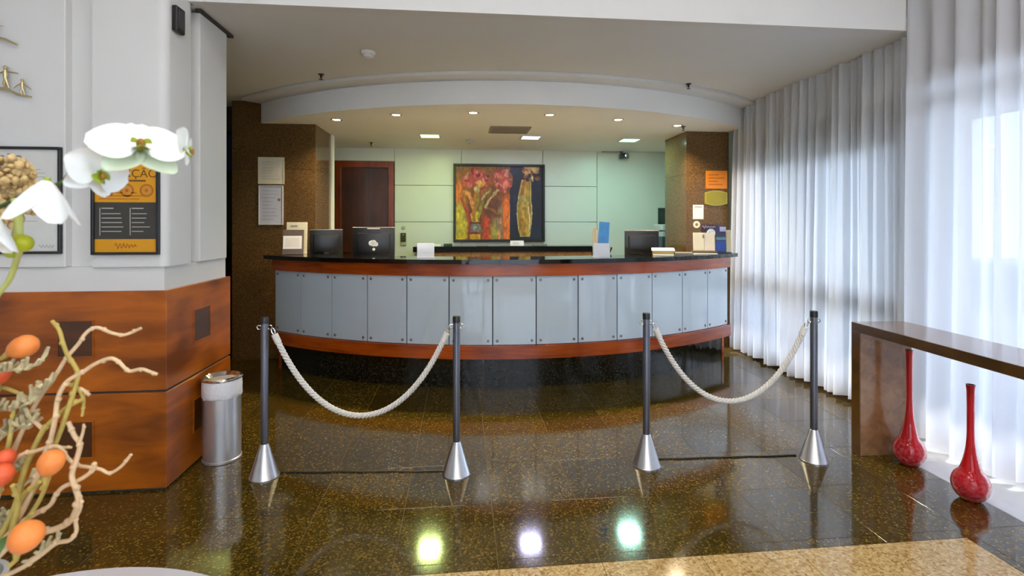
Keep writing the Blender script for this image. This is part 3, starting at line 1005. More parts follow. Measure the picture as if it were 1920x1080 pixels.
for (x, y, col, e, lb) in ((806, 254, (0.76, 1.0, 0.34), 14, 'square recessed ceiling light with a greenish glow, left of the vent'),
                           (995, 257, (0.66, 0.66, 1.0), 8, 'square recessed ceiling light with a violet white glow, by the vent'),
                           (1180, 262, (0.48, 1.0, 0.84), 13, 'square recessed ceiling light with a cool teal glow, farthest right')):
    p = onZ(x, y, ZS)
    t_ = thing('panel_light', lb, 'ceiling light', p, 0, 'square ceiling lights behind the desk')
    fm = MB()
    s = 0.13
    for (a0, a1, b0, b1) in ((-s, s, s - 0.02, s), (-s, s, -s, -s + 0.02), (-s, -s + 0.02, -s + 0.02, s - 0.02), (s - 0.02, s, -s + 0.02, s - 0.02)):
        fm.b6(a0, a1, b0, b1, -0.012, -0.0005)
    fm.build('trim_ring', WHITE, t_)
    MB().b6(-s + 0.02, s - 0.02, -s + 0.02, s - 0.02, -0.006, -0.0005).build('diffuser', emit('panel_glow', col, 3.5), t_)
    lamp('panel_beam', 'AREA', (0, 0, -0.014), e, col, (0, 0, 0), t_, shape='SQUARE', size=0.22)
# vent
p = onZ(955, 243, ZS)
vt = thing('ceiling_vent', 'grey slatted air vent in the ceiling above the desk', 'vent', p, 0)
MB().b6(-0.22, 0.22, -0.19, 0.19, -0.004, -0.0005).build('backing', GAP, vt)
fm = MB()
for (a0, a1, b0, b1) in ((-0.23, 0.23, 0.17, 0.2), (-0.23, 0.23, -0.2, -0.17), (-0.23, -0.2, -0.17, 0.17), (0.2, 0.23, -0.17, 0.17)):
    fm.b6(a0, a1, b0, b1, -0.012, -0.0005)
VG = mat('vent_grey', (0.24, 0.22, 0.19), 0.5)
fm.build('frame', VG, vt)
sl = None
for k in range(9):
    y = -0.15 + k * 0.0375
    if sl is None:
        sl = MB().box((0, 0, -0.008), (0.4, 0.026, 0.003), 0, 0, Matrix.Rotation(0.0, 4, 'X')).build('slat', VG, vt)
        sl.location = (0, y, 0)
    else:
        inst(sl, (0, y, 0), vt)
# smoke detectors
def detector(p, lb, r, m):
    t_ = thing('smoke_detector', lb, 'smoke detector', p, 0)
    MB().lathe([(r, -0.0005), (r, -0.018), (r * 0.9, -0.026)], 28).build('base', m, t_)
    MB().lathe([(r * 0.72, -0.026), (r * 0.66, -0.044), (r * 0.3, -0.054)], 28).build('sensor_cap', m, t_)
    return t_
detector(onZ(690, 97, ZC), 'white smoke detector on the low ceiling in front of the soffit', 0.055, WHITE)
detector(onZ(880, 262, ZS), 'small grey detector on the ceiling left of the vent', 0.05, mat('grey_detector', (0.45, 0.43, 0.40), 0.5))
BR = mat('dark_bronze', (0.05, 0.04, 0.03), 0.4, 0.5)
def sprinkler(p, lb):
    t_ = thing('sprinkler', lb, 'sprinkler', p, 0)
    MB().lathe([(0.026, -0.0005), (0.026, -0.006), (0.010, -0.008), (0.010, -0.03)], 16).build('escutcheon', BR, t_)
    MB().lathe([(0.018, -0.046), (0.018, -0.049)], 16).lathe([(0.004, -0.03), (0.004, -0.046)], 8).build('deflector', BR, t_)
sprinkler(onZ(602, 139, ZC), 'dark fire sprinkler on the low ceiling above the left end of the soffit')
sprinkler(onZ(1291, 157, ZC), 'dark fire sprinkler on the low ceiling above the right end of the soffit')
sprinkler(onZ(696, 267, ZS), 'dark fire sprinkler on the ceiling above the timber door')
sprinkler(onZ(1281, 237, ZS), 'dark fire sprinkler in the soffit near the right granite column')
# security camera
p = onY(1150, 284, YBACK)
sc_ = thing('security_camera', 'security camera on a bracket high on the back wall at right', 'camera', p)
MB().b6(-0.18, 0.15, -0.04, -0.001, -0.02, 0.012, 0.003).build('wall_bracket', mat('bracket_grey', (0.4, 0.42, 0.4), 0.5), sc_)
MB().tube([(0.10, -0.03, 0.0), (0.12, -0.06, -0.05), (0.12, -0.09, -0.07)], 0.012).build('arm', DGREY, sc_)
bb = MB()
bb.box((0.12, -0.13, -0.085), (0.085, 0.14, 0.08), 0.25, 0.015, None, 2)
bb.build('housing', DGREY, sc_)
MB().lathe([(0.03, 0), (0.03, 0.02), (0.018, 0.024)], 16, M=Matrix.Translation((0.138, -0.20, -0.085)) @ Matrix.Rotation(PI / 2, 4, 'X')).build('lens', STEEL, sc_)
# intercom on back wall
p = onY(756.5, 446, YBACK)
ic = thing('wall_intercom', 'small dark wall intercom beside the timber door', 'intercom', p)
MB().b6(-0.042, 0.042, -0.02, -0.001, -0.11, 0.075, 0.006).build('back_plate', mat('intercom_plate', (0.42, 0.42, 0.26), 0.5), ic)
MB().b6(-0.036, 0.036, -0.034, -0.02, -0.055, 0.07, 0.006).build('front', mat('intercom_front', (0.045, 0.04, 0.012), 0.4), ic)
MB().lathe([(0.008, 0), (0.008, 0.003)], 10, M=Matrix.Translation((0, -0.034, 0.045)) @ Matrix.Rotation(PI / 2, 4, 'X')).build('button', STEEL, ic)
p = onY(756.5, 427, YBACK)
tag(MB().lathe([(0.03, 0), (0.028, 0.012), (0.012, 0.016)], 20, M=Matrix.Translation(p - Vector((0, 0.001, 0))) @ Matrix.Rotation(PI / 2, 4, 'X')).build('door_button', mat('button_grey', (0.5, 0.52, 0.4), 0.5)), 'round grey wall button just above the intercom', 'button')

# =================================================================== MONITORS
def monitor(label, cx, z_bot, z_top, wd, d, rz, logo):
    p = W(cx, 420, d)
    t_ = thing('monitor', label, 'monitor', (p.x, p.y, 0.90), rz, 'monitors on the reception desk')
    a, b = z_bot - 0.90, z_top - 0.90
    MB().box((0, 0, (a + b) / 2), (wd, 0.03, b - a), 0, 0.006, None, 2).build('shell', BLACK, t_)
    MB().box((0, -0.028, (a + b) / 2 - 0.01), (wd * 0.8, 0.04, (b - a) * 0.7), 0, 0.015, None, 2).build('rear_housing', BLACK, t_)
    MB().box((0, 0.0155, (a + b) / 2), (wd - 0.03, 0.002, b - a - 0.035)).build('screen', BLACKG, t_)
    MB().box((0, -0.03, a / 2 + 0.06), (0.06, 0.03, a + 0.10), 0, 0.006).build('neck', BLACK, t_)
    MB().box((0, -0.02, 0.009), (0.22, 0.17, 0.018), 0, 0.006).build('foot', BLACK, t_)
    rim = MB()
    rim.box((0, 0, b - 0.006), (wd + 0.006, 0.034, 0.013), 0, 0.004)
    rim.build('top_edge', mat('bezel_grey', (0.10, 0.10, 0.10), 0.35), t_)
    if logo:
        em = MB()
        R = Matrix.Rotation(PI / 2, 4, 'X')
        for (ex, ez, r) in ((-0.022, 0.035, 0.026), (0.006, 0.042, 0.024), (0.026, 0.024, 0.022), (0.0, 0.022, 0.02), (0.004, -0.028, 0.015)):
            em.lathe([(r, 0), (r * 0.96, 0.002)], 18, M=Matrix.Translation((ex, -0.0485, (a + b) / 2 + ez - 0.035)) @ R)
        em.build('rear_emblem', mat('pale_emblem', (0.72, 0.75, 0.75), 0.4), t_)['label'] = 'white blot shaped emblem'
        MB().box((0.0, -0.018, b - 0.018), (0.13, 0.012, 0.014), 0, 0.004).build('grip', mat('grip_grey', (0.28, 0.28, 0.27), 0.4), t_)
    return t_
monitor('small dark monitor at the left end of the desk by the column', 612, 1.12, 1.402, 0.33, 5.45, 0.22, False)
monitor('black monitor seen from behind with a white emblem, before the timber door', 701, 1.10, 1.428, 0.415, 5.22, 0.06, True)
monitor('black monitor at the right end of the desk, turned away', 1203, 1.115, 1.392, 0.36, 5.45, -0.16, False)

# =================================================================== THINGS ON THE COUNTER
ZT = 1.15
def lines(mb, x0, x1, z0, z1, n, y, h, seed, frac=(0.5, 1.0)):
    r = random.Random(seed)
    for k in range(n):
        z = z1 - (z1 - z0) * (k + 0.5) / n
        mb.b6(x0, x0 + (x1 - x0) * r.uniform(*frac), y - 0.0006, y, z - h / 2, z + h / 2)
    return mb
TILT = Matrix.Rotation(-0.22, 4, 'X')
# left: brown display board with a white card
p = W(549, 475, 5.12)
st = thing('card_display', 'brown slanted display with a white card at the left counter end', 'sign', (p.x, p.y, ZT), 0.2)
MB().box((0, 0, 0.131), (0.20, 0.012, 0.25), 0, 0.002, TILT).build('board', mat('display_brown', srgb(92, 74, 54), 0.3), st)
MB().box((-0.005, -0.008, 0.125), (0.175, 0.003, 0.135), 0, 0, TILT).build('card', PAPER, st)
x = MB()
x.box((-0.005, -0.0100, 0.125), (0.13, 0.0006, 0.09), 0, 0, TILT)
x.build('print', mat('faint_print', (0.74, 0.71, 0.64), 0.6), st)
MB().box((0, 0.01, 0.006), (0.2, 0.06, 0.012), 0, 0.002).build('foot', mat('display_brown', None), st)
p = W(556, 473, 5.29)
st = thing('menu_stand', 'cream upright menu stand behind the brown card display', 'sign', (p.x, p.y, ZT), 0.1)
TI2 = Matrix.Rotation(-0.1, 4, 'X')
MB().box((0.0, 0, 0.165), (0.205, 0.008, 0.33), 0, 0.002, TI2).build('board', CREAM, st)
MB().box((-0.012, -0.0055, 0.125), (0.165, 0.003, 0.235), 0, 0, TI2).build('dark_insert', mat('insert_brown', srgb(72, 60, 40), 0.4), st)
MB().box((-0.03, -0.0055, 0.29), (0.07, 0.001, 0.012), 0, 0, TI2).build('print', INK, st)
MB().box((0, 0.01, 0.004), (0.2, 0.05, 0.008), 0, 0.002).build('foot', CREAM, st)
# white acrylic stand left of middle
p = W(798, 484, 4.62)
st = thing('white_card_holder', 'blank white angled card holder on the counter left of the painting', 'sign', (p.x, p.y, ZT), 0.05)
MB().box((0, 0, 0.068), (0.155, 0.006, 0.136), 0, 0.002, TILT).build('card', ACRYL, st)
MB().box((0, 0.02, 0.003), (0.155, 0.07, 0.006), 0, 0.001).build('foot', ACRYL, st)
# leaflet holder right of middle
p = W(1128, 484, 4.66)
st = thing('leaflet_holder', 'acrylic holder with blue leaflets on the counter right of the painting', 'leaflet stand', (p.x, p.y, ZT), -0.06)
MB().box((0, -0.02, 0.066), (0.15, 0.006, 0.13), 0, 0.001, TILT).build('front_pocket', mat('frosted_acrylic', (0.72, 0.74, 0.76), 0.15), st)
MB().box((0, 0.022, 0.13), (0.15, 0.004, 0.26), 0, 0.001, TILT).build('back_plate', mat('clear_acrylic', (0.62, 0.72, 0.70), 0.1), st)
MB().box((0, 0.02, 0.003), (0.15, 0.09, 0.006), 0, 0.001).build('foot', ACRYL, st)
MB().box((0.012, 0.008, 0.205), (0.095, 0.014, 0.26), 0, 0.001, Matrix.Rotation(-0.14, 4, 'X') @ Matrix.Rotation(0.08, 4, 'Y')).build('leaflet', LBLUE, st)['label'] = 'blue leaflet'
MB().box((-0.055, 0.006, 0.18), (0.03, 0.012, 0.2), 0, 0.001, Matrix.Rotation(-0.14, 4, 'X')).build('leaflet', mat('peach_leaflet', srgb(228, 196, 142), 0.5), st)['label'] = 'peach leaflet'
# pen on chain
p = W(1143, 470, 4.9)
st = thing('counter_pen', 'short black pen standing by the leaflet holder', 'pen', (p.x, p.y, ZT))
MB().lathe([(0.02, 0), (0.02, 0.01), (0.007, 0.014), (0.007, 0.03)], 14).build('base', BLACK, st)
MB().tube([(0, 0, 0.028), (0.02, -0.004, 0.085)], [0.006, 0.008], 8).build('barrel', BLACK, st)
# right: open book / papers
def paper(name, label, cat, px, py, d, size, rz, th, m, tilt=0.0):
    p = W(px, py, d)
    o = MB().box((0, 0, th / 2), (size[0], size[1], th), 0, min(th * 0.2, 0.002), Matrix.Rotation(tilt, 4, 'X')).build(name, m)
    o.location = (p.x, p.y, ZT)
    o.rotation_euler = (0, 0, rz)
    return tag(o, label, cat)
p = W(1243, 476, 5.05)
st = thing('guest_book', 'thick white open guest book propped on the counter beside the right monitor', 'book', (p.x, p.y, ZT), -0.35)
MB().box((0, 0, 0.022), (0.20, 0.16, 0.044), 0, 0.004).build('block', mat('book_cream', srgb(190, 164, 84), 0.6), st)
MB().box((0.0, -0.01, 0.058), (0.22, 0.17, 0.012), 0, 0.003, Matrix.Rotation(0.10, 4, 'X')).build('pages', PAPER, st)
MB().box((0.0, -0.115, 0.006), (0.19, 0.06, 0.012), 0, 0.002).build('flap', PAPER, st)
paper('document_tray', 'low grey tray lying flat on the counter beside the guest book', 'tray', 1282, 472, 5.16, (0.17, 0.13), -0.4, 0.022, mat('tray_grey', (0.34, 0.31, 0.27), 0.4))
# cream brochures on a stand
p = W(1320, 470, 5.28)
st = thing('brochure_stand', 'two cream folders leaning on a dark stand before the right granite column', 'leaflet stand', (p.x, p.y, ZT), -0.30)
MB().box((0, 0.0, 0.02), (0.24, 0.10, 0.022), 0, 0.003).build('ledge', mat('ledge_olive', srgb(86, 68, 22), 0.4), st)
TT = Matrix.Translation((0, 0, 0.031)) @ Matrix.Rotation(-0.16, 4, 'X')
MB().box((-0.052, 0, 0.095), (0.108, 0.010, 0.19), 0, 0.002, TT).build('folder', CREAM, st)
MB().box((0.056, 0.002, 0.095), (0.104, 0.010, 0.19), 0, 0.002, TT).build('folder', mat('cream_folder_pale', (0.86, 0.77, 0.60), 0.55), st)
MB().box((-0.004, -0.008, 0.15), (0.018, 0.004, 0.036), 0, 0.001, TT).build('clasp', mat('clasp_tan', srgb(150, 116, 56), 0.4), st)
MB().box((0.0, -0.085, 0.004), (0.23, 0.06, 0.008), 0, 0.002).build('front_sheet', PAPER, st)
# round badge behind brochures
p = W(1333, 437, 5.36)
rd = thing('round_notice', 'round white notice standing on a stem behind the cream folders', 'sign', (p.x, p.y, ZT), -0.1)
h_ = p.z - ZT
MB().lathe([(0.045, 0), (0.045, 0.005)], 24, M=Matrix.Translation((0, 0, h_)) @ Matrix.Rotation(PI / 2, 4, 'X')).build('disc', PAPER, rd)
MB().lathe([(0.010, 0), (0.010, 0.001)], 12, M=Matrix.Translation((-0.016, -0.0055, h_)) @ Matrix.Rotation(PI / 2, 4, 'X')).build('printed_dot', INK, rd)
MB().b6(-0.004, 0.004, 0.0, 0.006, 0.004, h_ - 0.03).b6(-0.03, 0.03, -0.03, 0.03, 0, 0.005).build('stem', ACRYL, rd)
# blue brochure rack
p = W(1356, 472, 5.34)
st = thing('brochure_rack', 'blue brochure rack at the right counter end beside the curtain', 'leaflet stand', (p.x, p.y, ZT), -0.25)
MB().box((0, 0.03, 0.006), (0.16, 0.12, 0.012), 0, 0.002).build('foot', mat('rack_dark', (0.05, 0.06, 0.09), 0.3), st)
T3 = Matrix.Rotation(-0.10, 4, 'X')
MB().box((-0.022, 0.0, 0.155), (0.10, 0.016, 0.285), 0, 0.002, T3).build('brochure', mat('navy_print', srgb(46, 48, 92), 0.35), st)['label'] = 'navy brochure'
MB().box((-0.022, -0.010, 0.075), (0.098, 0.004, 0.115), 0, 0.001, T3).build('cover_panel', BLUE, st)
MB().box((0.0, -0.010, 0.255), (0.062, 0.004, 0.05), 0, 0.001, T3).build('cover_title', mat('pale_violet', srgb(178, 182, 220), 0.4), st)
MB().box((-0.022, -0.010, 0.155), (0.098, 0.004, 0.03), 0, 0.001, T3).build('cover_photo', mat('teal_print', srgb(96, 140, 150), 0.4, var=0.3, scale=40), st)
MB().box((0.055, 0.0, 0.13), (0.05, 0.016, 0.235), 0, 0.002, T3).build('brochure', mat('sand_print', srgb(196, 186, 150), 0.4), st)['label'] = 'sand coloured brochure'

# credenza clutter
ZK = 1.15
p = W(969, 457, 7.1)
st = thing('small_sign', 'small white tent sign on the credenza under the gold vase picture', 'sign', (p.x, 7.02, ZK))
MB().box((0, 0, 0.042), (0.19, 0.006, 0.075), 0, 0.001, Matrix.Rotation(-0.2, 4, 'X')).build('face', PAPER, st)
lines(MB(), -0.06, 0.06, 0.03, 0.06, 2, -0.0045, 0.006, 3).build('print', mat('violet_print', (0.5, 0.45, 0.7), 0.5), st).location = (0, -0.012, 0)
MB().b6(-0.095, 0.095, -0.02, 0.06, 0, 0.005).build('foot', DGREY, st)
def flat(name, label, cat, px, w_, d_, h_, m):
    p = onY(px, 460, 7.12)
    o = MB().box((0, 0, h_ / 2), (w_, d_, h_), 0, min(0.003, h_ * 0.2)).build(name, m)
    o.location = (p.x, 7.12, ZK)
    return tag(o, label, cat)
flat('stapler', 'small dark stapler on the credenza left of the painting', 'stapler', 840, 0.12, 0.05, 0.035, mat('dark_green_plastic', (0.02, 0.035, 0.015), 0.4))
flat('paper_stack', 'low pile of white paper on the credenza at its left end', 'paper', 812, 0.22, 0.16, 0.025, PAPER)
flat('pen_tray', 'flat grey tray on the credenza below the right edge of the painting', 'tray', 1012, 0.2, 0.1, 0.022, mat('tray_green', (0.22, 0.24, 0.2), 0.4))
flat('notepad', 'thin grey notepad on the credenza below the pink flowers', 'notepad', 905, 0.16, 0.1, 0.015, mat('notepad_grey', (0.30, 0.26, 0.2), 0.5))

# equipment half hidden by the right column
p = onY(1240, 405, YBACK)
st = thing('wall_panel_screen', 'small dark wall screen half hidden behind the right granite column', 'screen', p)
MB().b6(-0.06, 0.16, -0.03, -0.001, -0.12, 0.12, 0.005).build('case', mat('screen_case', (0.03, 0.035, 0.035), 0.3), st)
MB().b6(-0.045, 0.145, -0.033, -0.03, -0.09, 0.09).build('display', mat('screen_green', (0.03, 0.06, 0.045), 0.15), st)
MB().b6(-0.072, -0.060, -0.02, -0.001, -0.15, 0.12).build('side_strip', WHITE, st)
st = thing('printer', 'pale printer on a dark stand half hidden behind the right granite column', 'printer', (onY(1243, 440, 7.1).x + 0.12, 7.1, 0))
z_ = onY(1243, 440, 7.1).z
MB().b6(-0.2, 0.2, -0.18, 0.18, z_ - 0.03, z_ + 0.05, 0.01).build('lower_body', mat('printer_blue', (0.55, 0.62, 0.72), 0.4), st)
MB().b6(-0.2, 0.2, -0.18, 0.18, z_ + 0.06, z_ + 0.15, 0.01).build('lid', mat('printer_grey', (0.62, 0.66, 0.68), 0.4), st)
MB().b6(-0.2, 0.2, -0.17, 0.18, z_ + 0.05, z_ + 0.06).build('paper_slot', DGREY, st)
MB().b6(-0.21, 0.21, -0.19, 0.19, 0, z_ - 0.03, 0.005).build('cabinet', mat('cabinet_teal', (0.05, 0.09, 0.11), 0.4), st)

# =================================================================== SHEETS ON THE COLUMNS
def sheet(name, label, px, py0, py1, px0_, px1_, Y, m, th=0.006, nl=0, inkm=None, seed=1, margin=0.02, frame=None):
    a = onY(px0_, py0, Y)
    b = onY(px1_, py1, Y)
    z1, z0 = a.z, b.z
    t_ = thing(name, label, 'notice', ((a.x + b.x) / 2, Y, z0))
    hw, hh = (b.x - a.x) / 2, z1 - z0
    MB().b6(-hw, hw, -th, -0.0005, 0, hh, 0.001).build('sheet', m, t_)
    if nl:
        lines(MB(), -hw + margin, hw - margin, margin, hh - margin, nl, -th, hh / nl * 0.22, seed).build('printed_lines', inkm, t_)
    if frame:
        f_ = MB()
        e = 0.008
        f_.b6(-hw - e, hw + e, -th - 0.006, -0.0005, hh, hh + e).b6(-hw - e, hw + e, -th - 0.006, -0.0005, -e, 0)
        f_.b6(-hw - e, -hw, -th - 0.006, -0.0005, 0, hh).b6(hw, hw + e, -th - 0.006, -0.0005, 0, hh)
        f_.build('frame', frame, t_)
    return t_, hw, hh
PRNC = mat('faint_cream_print', (0.70, 0.66, 0.50), 0.6)
PRNB = mat('faint_blue_print', (0.52, 0.55, 0.66), 0.6)
sheet('framed_licence', 'cream framed sheet on the left granite column, upper of two', 0, 296, 344, 486, 532, YGL, mat('licence_cream', (0.84, 0.80, 0.62), 0.4), 0.008, 7, PRNC, 4, 0.03, CREAM)
t_, hw, hh = sheet('framed_licence', 'pale blue grey framed sheet on the left granite column, lower of two', 0, 349, 420, 487, 530, YGL, GREYP, 0.008, 9, PRNB, 6, 0.03, PAPER)
MB().lathe([(0.016, 0), (0.016, 0.001)], 12, M=Matrix.Translation((hw - 0.035, -0.009, hh * 0.64)) @ Matrix.Rotation(PI / 2, 4, 'X')).build('seal', mat('seal_brown', srgb(140, 110, 110), 0.5), t_)
YR = 5.71
sheet('orange_plaque', 'orange sign with darker text lines on the right granite column', 0, 320, 354, 1323, 1363, YR, ORANGE, 0.008, 4, mat('dark_orange_print', srgb(170, 92, 6), 0.5), 8, 0.03)
# olive plaque with bowed top and bottom
a, b = onY(1321, 357, YR), onY(1363, 386, YR)
st = thing('olive_plaque', 'olive gold plaque with curved ends below the orange sign', 'sign', ((a.x + b.x) / 2, YR, (a.z + b.z) / 2))
hw, hh = (b.x - a.x) / 2, (a.z - b.z) / 2
outl = [(-hw + 2 * hw * i / 16, hh * (0.72 + 0.28 * math.sin(PI * i / 16))) for i in range(17)]
outl = outl + [(-x_, -y_) for x_, y_ in outl]
m_ = MB()
m_.prism(outl, 0, 0.010)
ob = m_.build('plate', OLIVE, st)
ob.rotation_euler = (PI / 2, 0, 0)
ob.location = (0, -0.0005, 0)
m_ = MB()
m_.prism([(x_ * 0.86, y_ * 0.84) for x_, y_ in outl], 0, 0.002)
ob = m_.build('inner_field', mat('olive_field', srgb(160, 148, 50), 0.35, 0.2), st)
ob.rotation_euler = (PI / 2, 0, 0)
ob.location = (0, -0.0105, 0)
# white card (code left out)
t_, hw, hh = sheet('white_card', 'small white card on the right granite column left of the olive plaque', 0, 384, 411, 1299, 1319, YR, PAPER, 0.004)
MB().b6(-hw * 0.7, hw * 0.7, -0.0046, -0.004, hh * 0.82, hh * 0.88).build('printed_lines', INK, t_)
# round sticker
p = onY(1306, 421, YR)
st = thing('round_sticker', 'small round cream sticker on the right granite column under the white card', 'sticker', p)
R = Matrix.Rotation(PI / 2, 4, 'X')
MB().lathe([(0.042, 0), (0.042, 0.003)], 24, M=Matrix.Translation((0, -0.0005, 0)) @ R).build('disc', CREAM, st)
MB().lathe([(0.018, 0), (0.018, 0.001)], 16, M=Matrix.Translation((0, -0.0036, 0)) @ R).build('printed_centre', mat('sticker_brown', srgb(140, 116, 70), 0.5), st)
# purple lettered strip
a, b = onY(1315, 421, YR), onY(1348, 432, YR)
st = thing('purple_sign', 'dark violet lettered sign on the right granite column above the cream folders', 'sign', ((a.x + b.x) / 2, YR, (a.z + b.z) / 2))
hw, hh = (b.x - a.x) / 2, (a.z - b.z) / 2
MB().b6(-hw, hw, -0.006, -0.0005, -hh * 1.9, hh, 0.001).build('plate', mat('violet_dark', srgb(52, 40, 56), 0.4), st)
sq = [(-hw * 0.92 + hw * 1.84 * i / 30, -0.008, hh * (0.15 + (0.55 if i < 7 else 0.3) * math.sin(i * 1.25))) for i in range(31)]
MB().tube(sq, 0.004, 5).build('script', mat('violet_pale', srgb(168, 150, 190), 0.4), st)

# =================================================================== NOTICES ON THE LEFT PIER
YP = BY0 - 0.0005
def poster_frame(name, label, x0, x1, z0, z1):
    t_ = thing(name, label, 'notice', ((x0 + x1) / 2, YP, z0))
    hw, hh = (x1 - x0) / 2, z1 - z0
    f_ = MB()
    e = 0.014
    for (a0, a1, b0, b1) in ((-hw, hw, hh - e, hh), (-hw, hw, 0, e), (-hw, -hw + e, e, hh - e), (hw - e, hw, e, hh - e)):
        f_.b6(a0, a1, -0.022, 0, b0, b1, 0.002)
    f_.build('frame', BLACK, t_)
    return t_, hw - e, hh, e
t_, hw, hh, e = poster_frame('amber_notice', 'black framed amber and charcoal notice reading ATENÇÃO on the white pier', -1.985, -1.641, 1.293, 1.841)
MB().b6(-hw, hw, -0.008, 0, e, hh - e).build('amber_field', AMBER, t_)
zb0, zb1 = 0.085, 0.285
MB().b6(-hw, hw, -0.0095, -0.008, zb0, zb1).build('charcoal_band', DKPRINT, t_)
lettering('ATENÇÃO', 0.062, 'title_lettering', BROWNINK, t_, (0.015, -0.0085, hh - 0.108), FRONT)
MB().b6(-0.10, 0.10, -0.0088, -0.008, hh - 0.150, hh - 0.141).build('subtitle_line', BROWNINK, t_)
R = Matrix.Rotation(PI / 2, 4, 'X')
PALEA = mat('dark_amber_print', srgb(176, 104, 18), 0.5)
for cx_ in (-0.10, 0.0, 0.10):
    MB().lathe([(0.036, 0), (0.036, 0.0006)], 24, M=Matrix.Translation((cx_ + 0.005, -0.008, hh - 0.198)) @ R).build('printed_disc', PALEA, t_)
    MB().lathe([(0.026, 0), (0.026, 0.0006)], 24, M=Matrix.Translation((cx_ + 0.005, -0.0086, hh - 0.198)) @ R).build('printed_ring', mat('mid_amber', srgb(206, 138, 40), 0.5), t_)
    MB().lathe([(0.009, 0), (0.009, 0.0006)], 12, M=Matrix.Translation((cx_ + 0.005, -0.0092, hh - 0.198)) @ R).build('printed_centre', PALEA, t_)
lines(MB(), -hw + 0.02, hw - 0.02, zb1 + 0.01, zb1 + 0.06, 3, -0.008, 0.005, 3, (0.6, 1)).build('text_lines', PALEA, t_)
for (xa, xb, n, sd) in ((-hw + 0.035, -0.01, 5, 5), (0.03, hw - 0.03, 5, 9)):
    lines(MB(), xa, xb, zb0 + 0.03, zb1 - 0.05, n, -0.0095, 0.0045, sd, (0.6, 1)).build('text_lines', LTLINE, t_)
    MB().b6(xa - 0.01, xa - 0.006, -0.0101, -0.0095, zb0 + 0.02, zb1 - 0.03).b6(xa, xa + 0.06, -0.0101, -0.0095, zb1 - 0.036, zb1 - 0.030).build('column_rule', LTLINE, t_)
sq = [(-0.055 + 0.11 * i / 40, -0.0084, 0.048 + 0.014 * math.sin(i * 0.9) * (1.2 - i / 50) + 0.004 * math.sin(i * 2.1)) for i in range(41)]
MB().tube(sq, 0.0022, 5).build('script_signature', PALEA, t_)

t_, hw, hh, e = poster_frame('white_notice', 'black framed white notice on the pier behind the orchid, cut by the left edge', -2.62, -2.135, 1.30, 1.872)
MB().b6(-hw, hw, -0.008, 0, e, hh - e).build('sheet', mat('notice_grey_white', (0.66, 0.66, 0.62), 0.35), t_)
lettering('ATENÇÃO', 0.06, 'title_lettering', mat('title_grey', (0.12, 0.11, 0.10), 0.6), t_, (-0.09, -0.0085, hh - 0.07), FRONT)
lines(MB(), -hw + 0.04, hw - 0.03, hh - 0.17, hh - 0.11, 3, -0.008, 0.004, 12, (0.7, 1)).build('text_lines', mat('faint_grey_print', (0.42, 0.42, 0.40), 0.6), t_)
lines(MB(), -hw + 0.04, hw - 0.06, 0.14, hh - 0.2, 10, -0.008, 0.004, 13, (0.5, 1)).build('text_lines', mat('faint_grey_print', None), t_)
sq = [(hw - 0.10 + 0.075 * i / 30, -0.0084, 0.04 + 0.008 * math.sin(i * 0.9)) for i in range(31)]
MB().tube(sq, 0.0018, 5).build('script_signature', mat('faint_grey_print', None), t_)

# gilded figures on the wall, top left
def figure(mb, x, z, h_, arms):
    y = -0.022
    mb.ball((x, y, z + h_ * 0.90), h_ * 0.085, (1, 1, 1.15), 10, 8)
    mb.tube([(x, y, z + h_ * 0.82), (x, y, z + h_ * 0.62), (x, y, z + h_ * 0.42)], [h_ * 0.05, h_ * 0.10, h_ * 0.07], 8)
    mb.tube([(x, y, z + h_ * 0.44), (x - h_ * 0.05, y - 0.004, z + h_ * 0.22), (x - h_ * 0.02, y, z)], [h_ * 0.06, h_ * 0.045, h_ * 0.03], 7)
    mb.tube([(x, y, z + h_ * 0.44), (x + h_ * 0.08, y, z + h_ * 0.22), (x + h_ * 0.14, y, z + h_ * 0.02)], [h_ * 0.06, h_ * 0.045, h_ * 0.03], 7)
    for s_, dz in arms:
        mb.tube([(x, y, z + h_ * 0.76), (x + s_ * h_ * 0.25, y - 0.004, z + h_ * (0.70 + dz * 0.5)), (x + s_ * h_ * 0.5, y, z + h_ * (0.66 + dz))], [h_ * 0.04, h_ * 0.035, h_ * 0.02], 6)
def figure_group(label, px, py, figs, base):
    p = onY(px, py, BY0)
    t_ = thing('wall_sculpture', label, 'wall sculpture', p)
    MB().tube([(x, -0.02, z) for x, z in base], [0.004 + 0.004 * math.sin(PI * i / (len(base) - 1)) for i in range(len(base))], 8).build('base_bar', GOLDM, t_)
    for (x, z, h_, arms) in figs:
        m_ = MB()
        figure(m_, x, z, h_, arms)
        m_.build('figure', GOLDM, t_)
    m_ = MB()
    m_.tube([(base[1][0], -0.02, base[1][1]), (base[1][0], 0, base[1][1])], 0.003, 6)
    m_.tube([(base[-2][0], -0.02, base[-2][1]), (base[-2][0], 0, base[-2][1])], 0.003, 6)
    m_.build('wall_pin', GOLDM, t_)
figure_group('gilded wall sculpture of two small striding figures, lower of two', 17, 180, [(0.0, 0.035, 0.12, ((1, 0.02), (-1, -0.12))), (0.082, 0.0, 0.088, ((-1, -0.25), (1, -0.3)))],
             [(-0.16, 0.045), (-0.08, 0.04), (0.0, 0.032), (0.06, 0.004), (0.125, -0.006)])
figure_group('gilded wall sculpture with a curved bar at the top left, upper of two', -12, 75, [(-0.03, 0.02, 0.10, ((1, 0.3), (-1, 0.1))), (0.03, 0.012, 0.07, ((1, 0.15), (-1, 0.25)))],
             [(-0.2, -0.01), (-0.1, 0.008), (0.0, 0.012), (0.07, 0.0), (0.13, -0.028)])
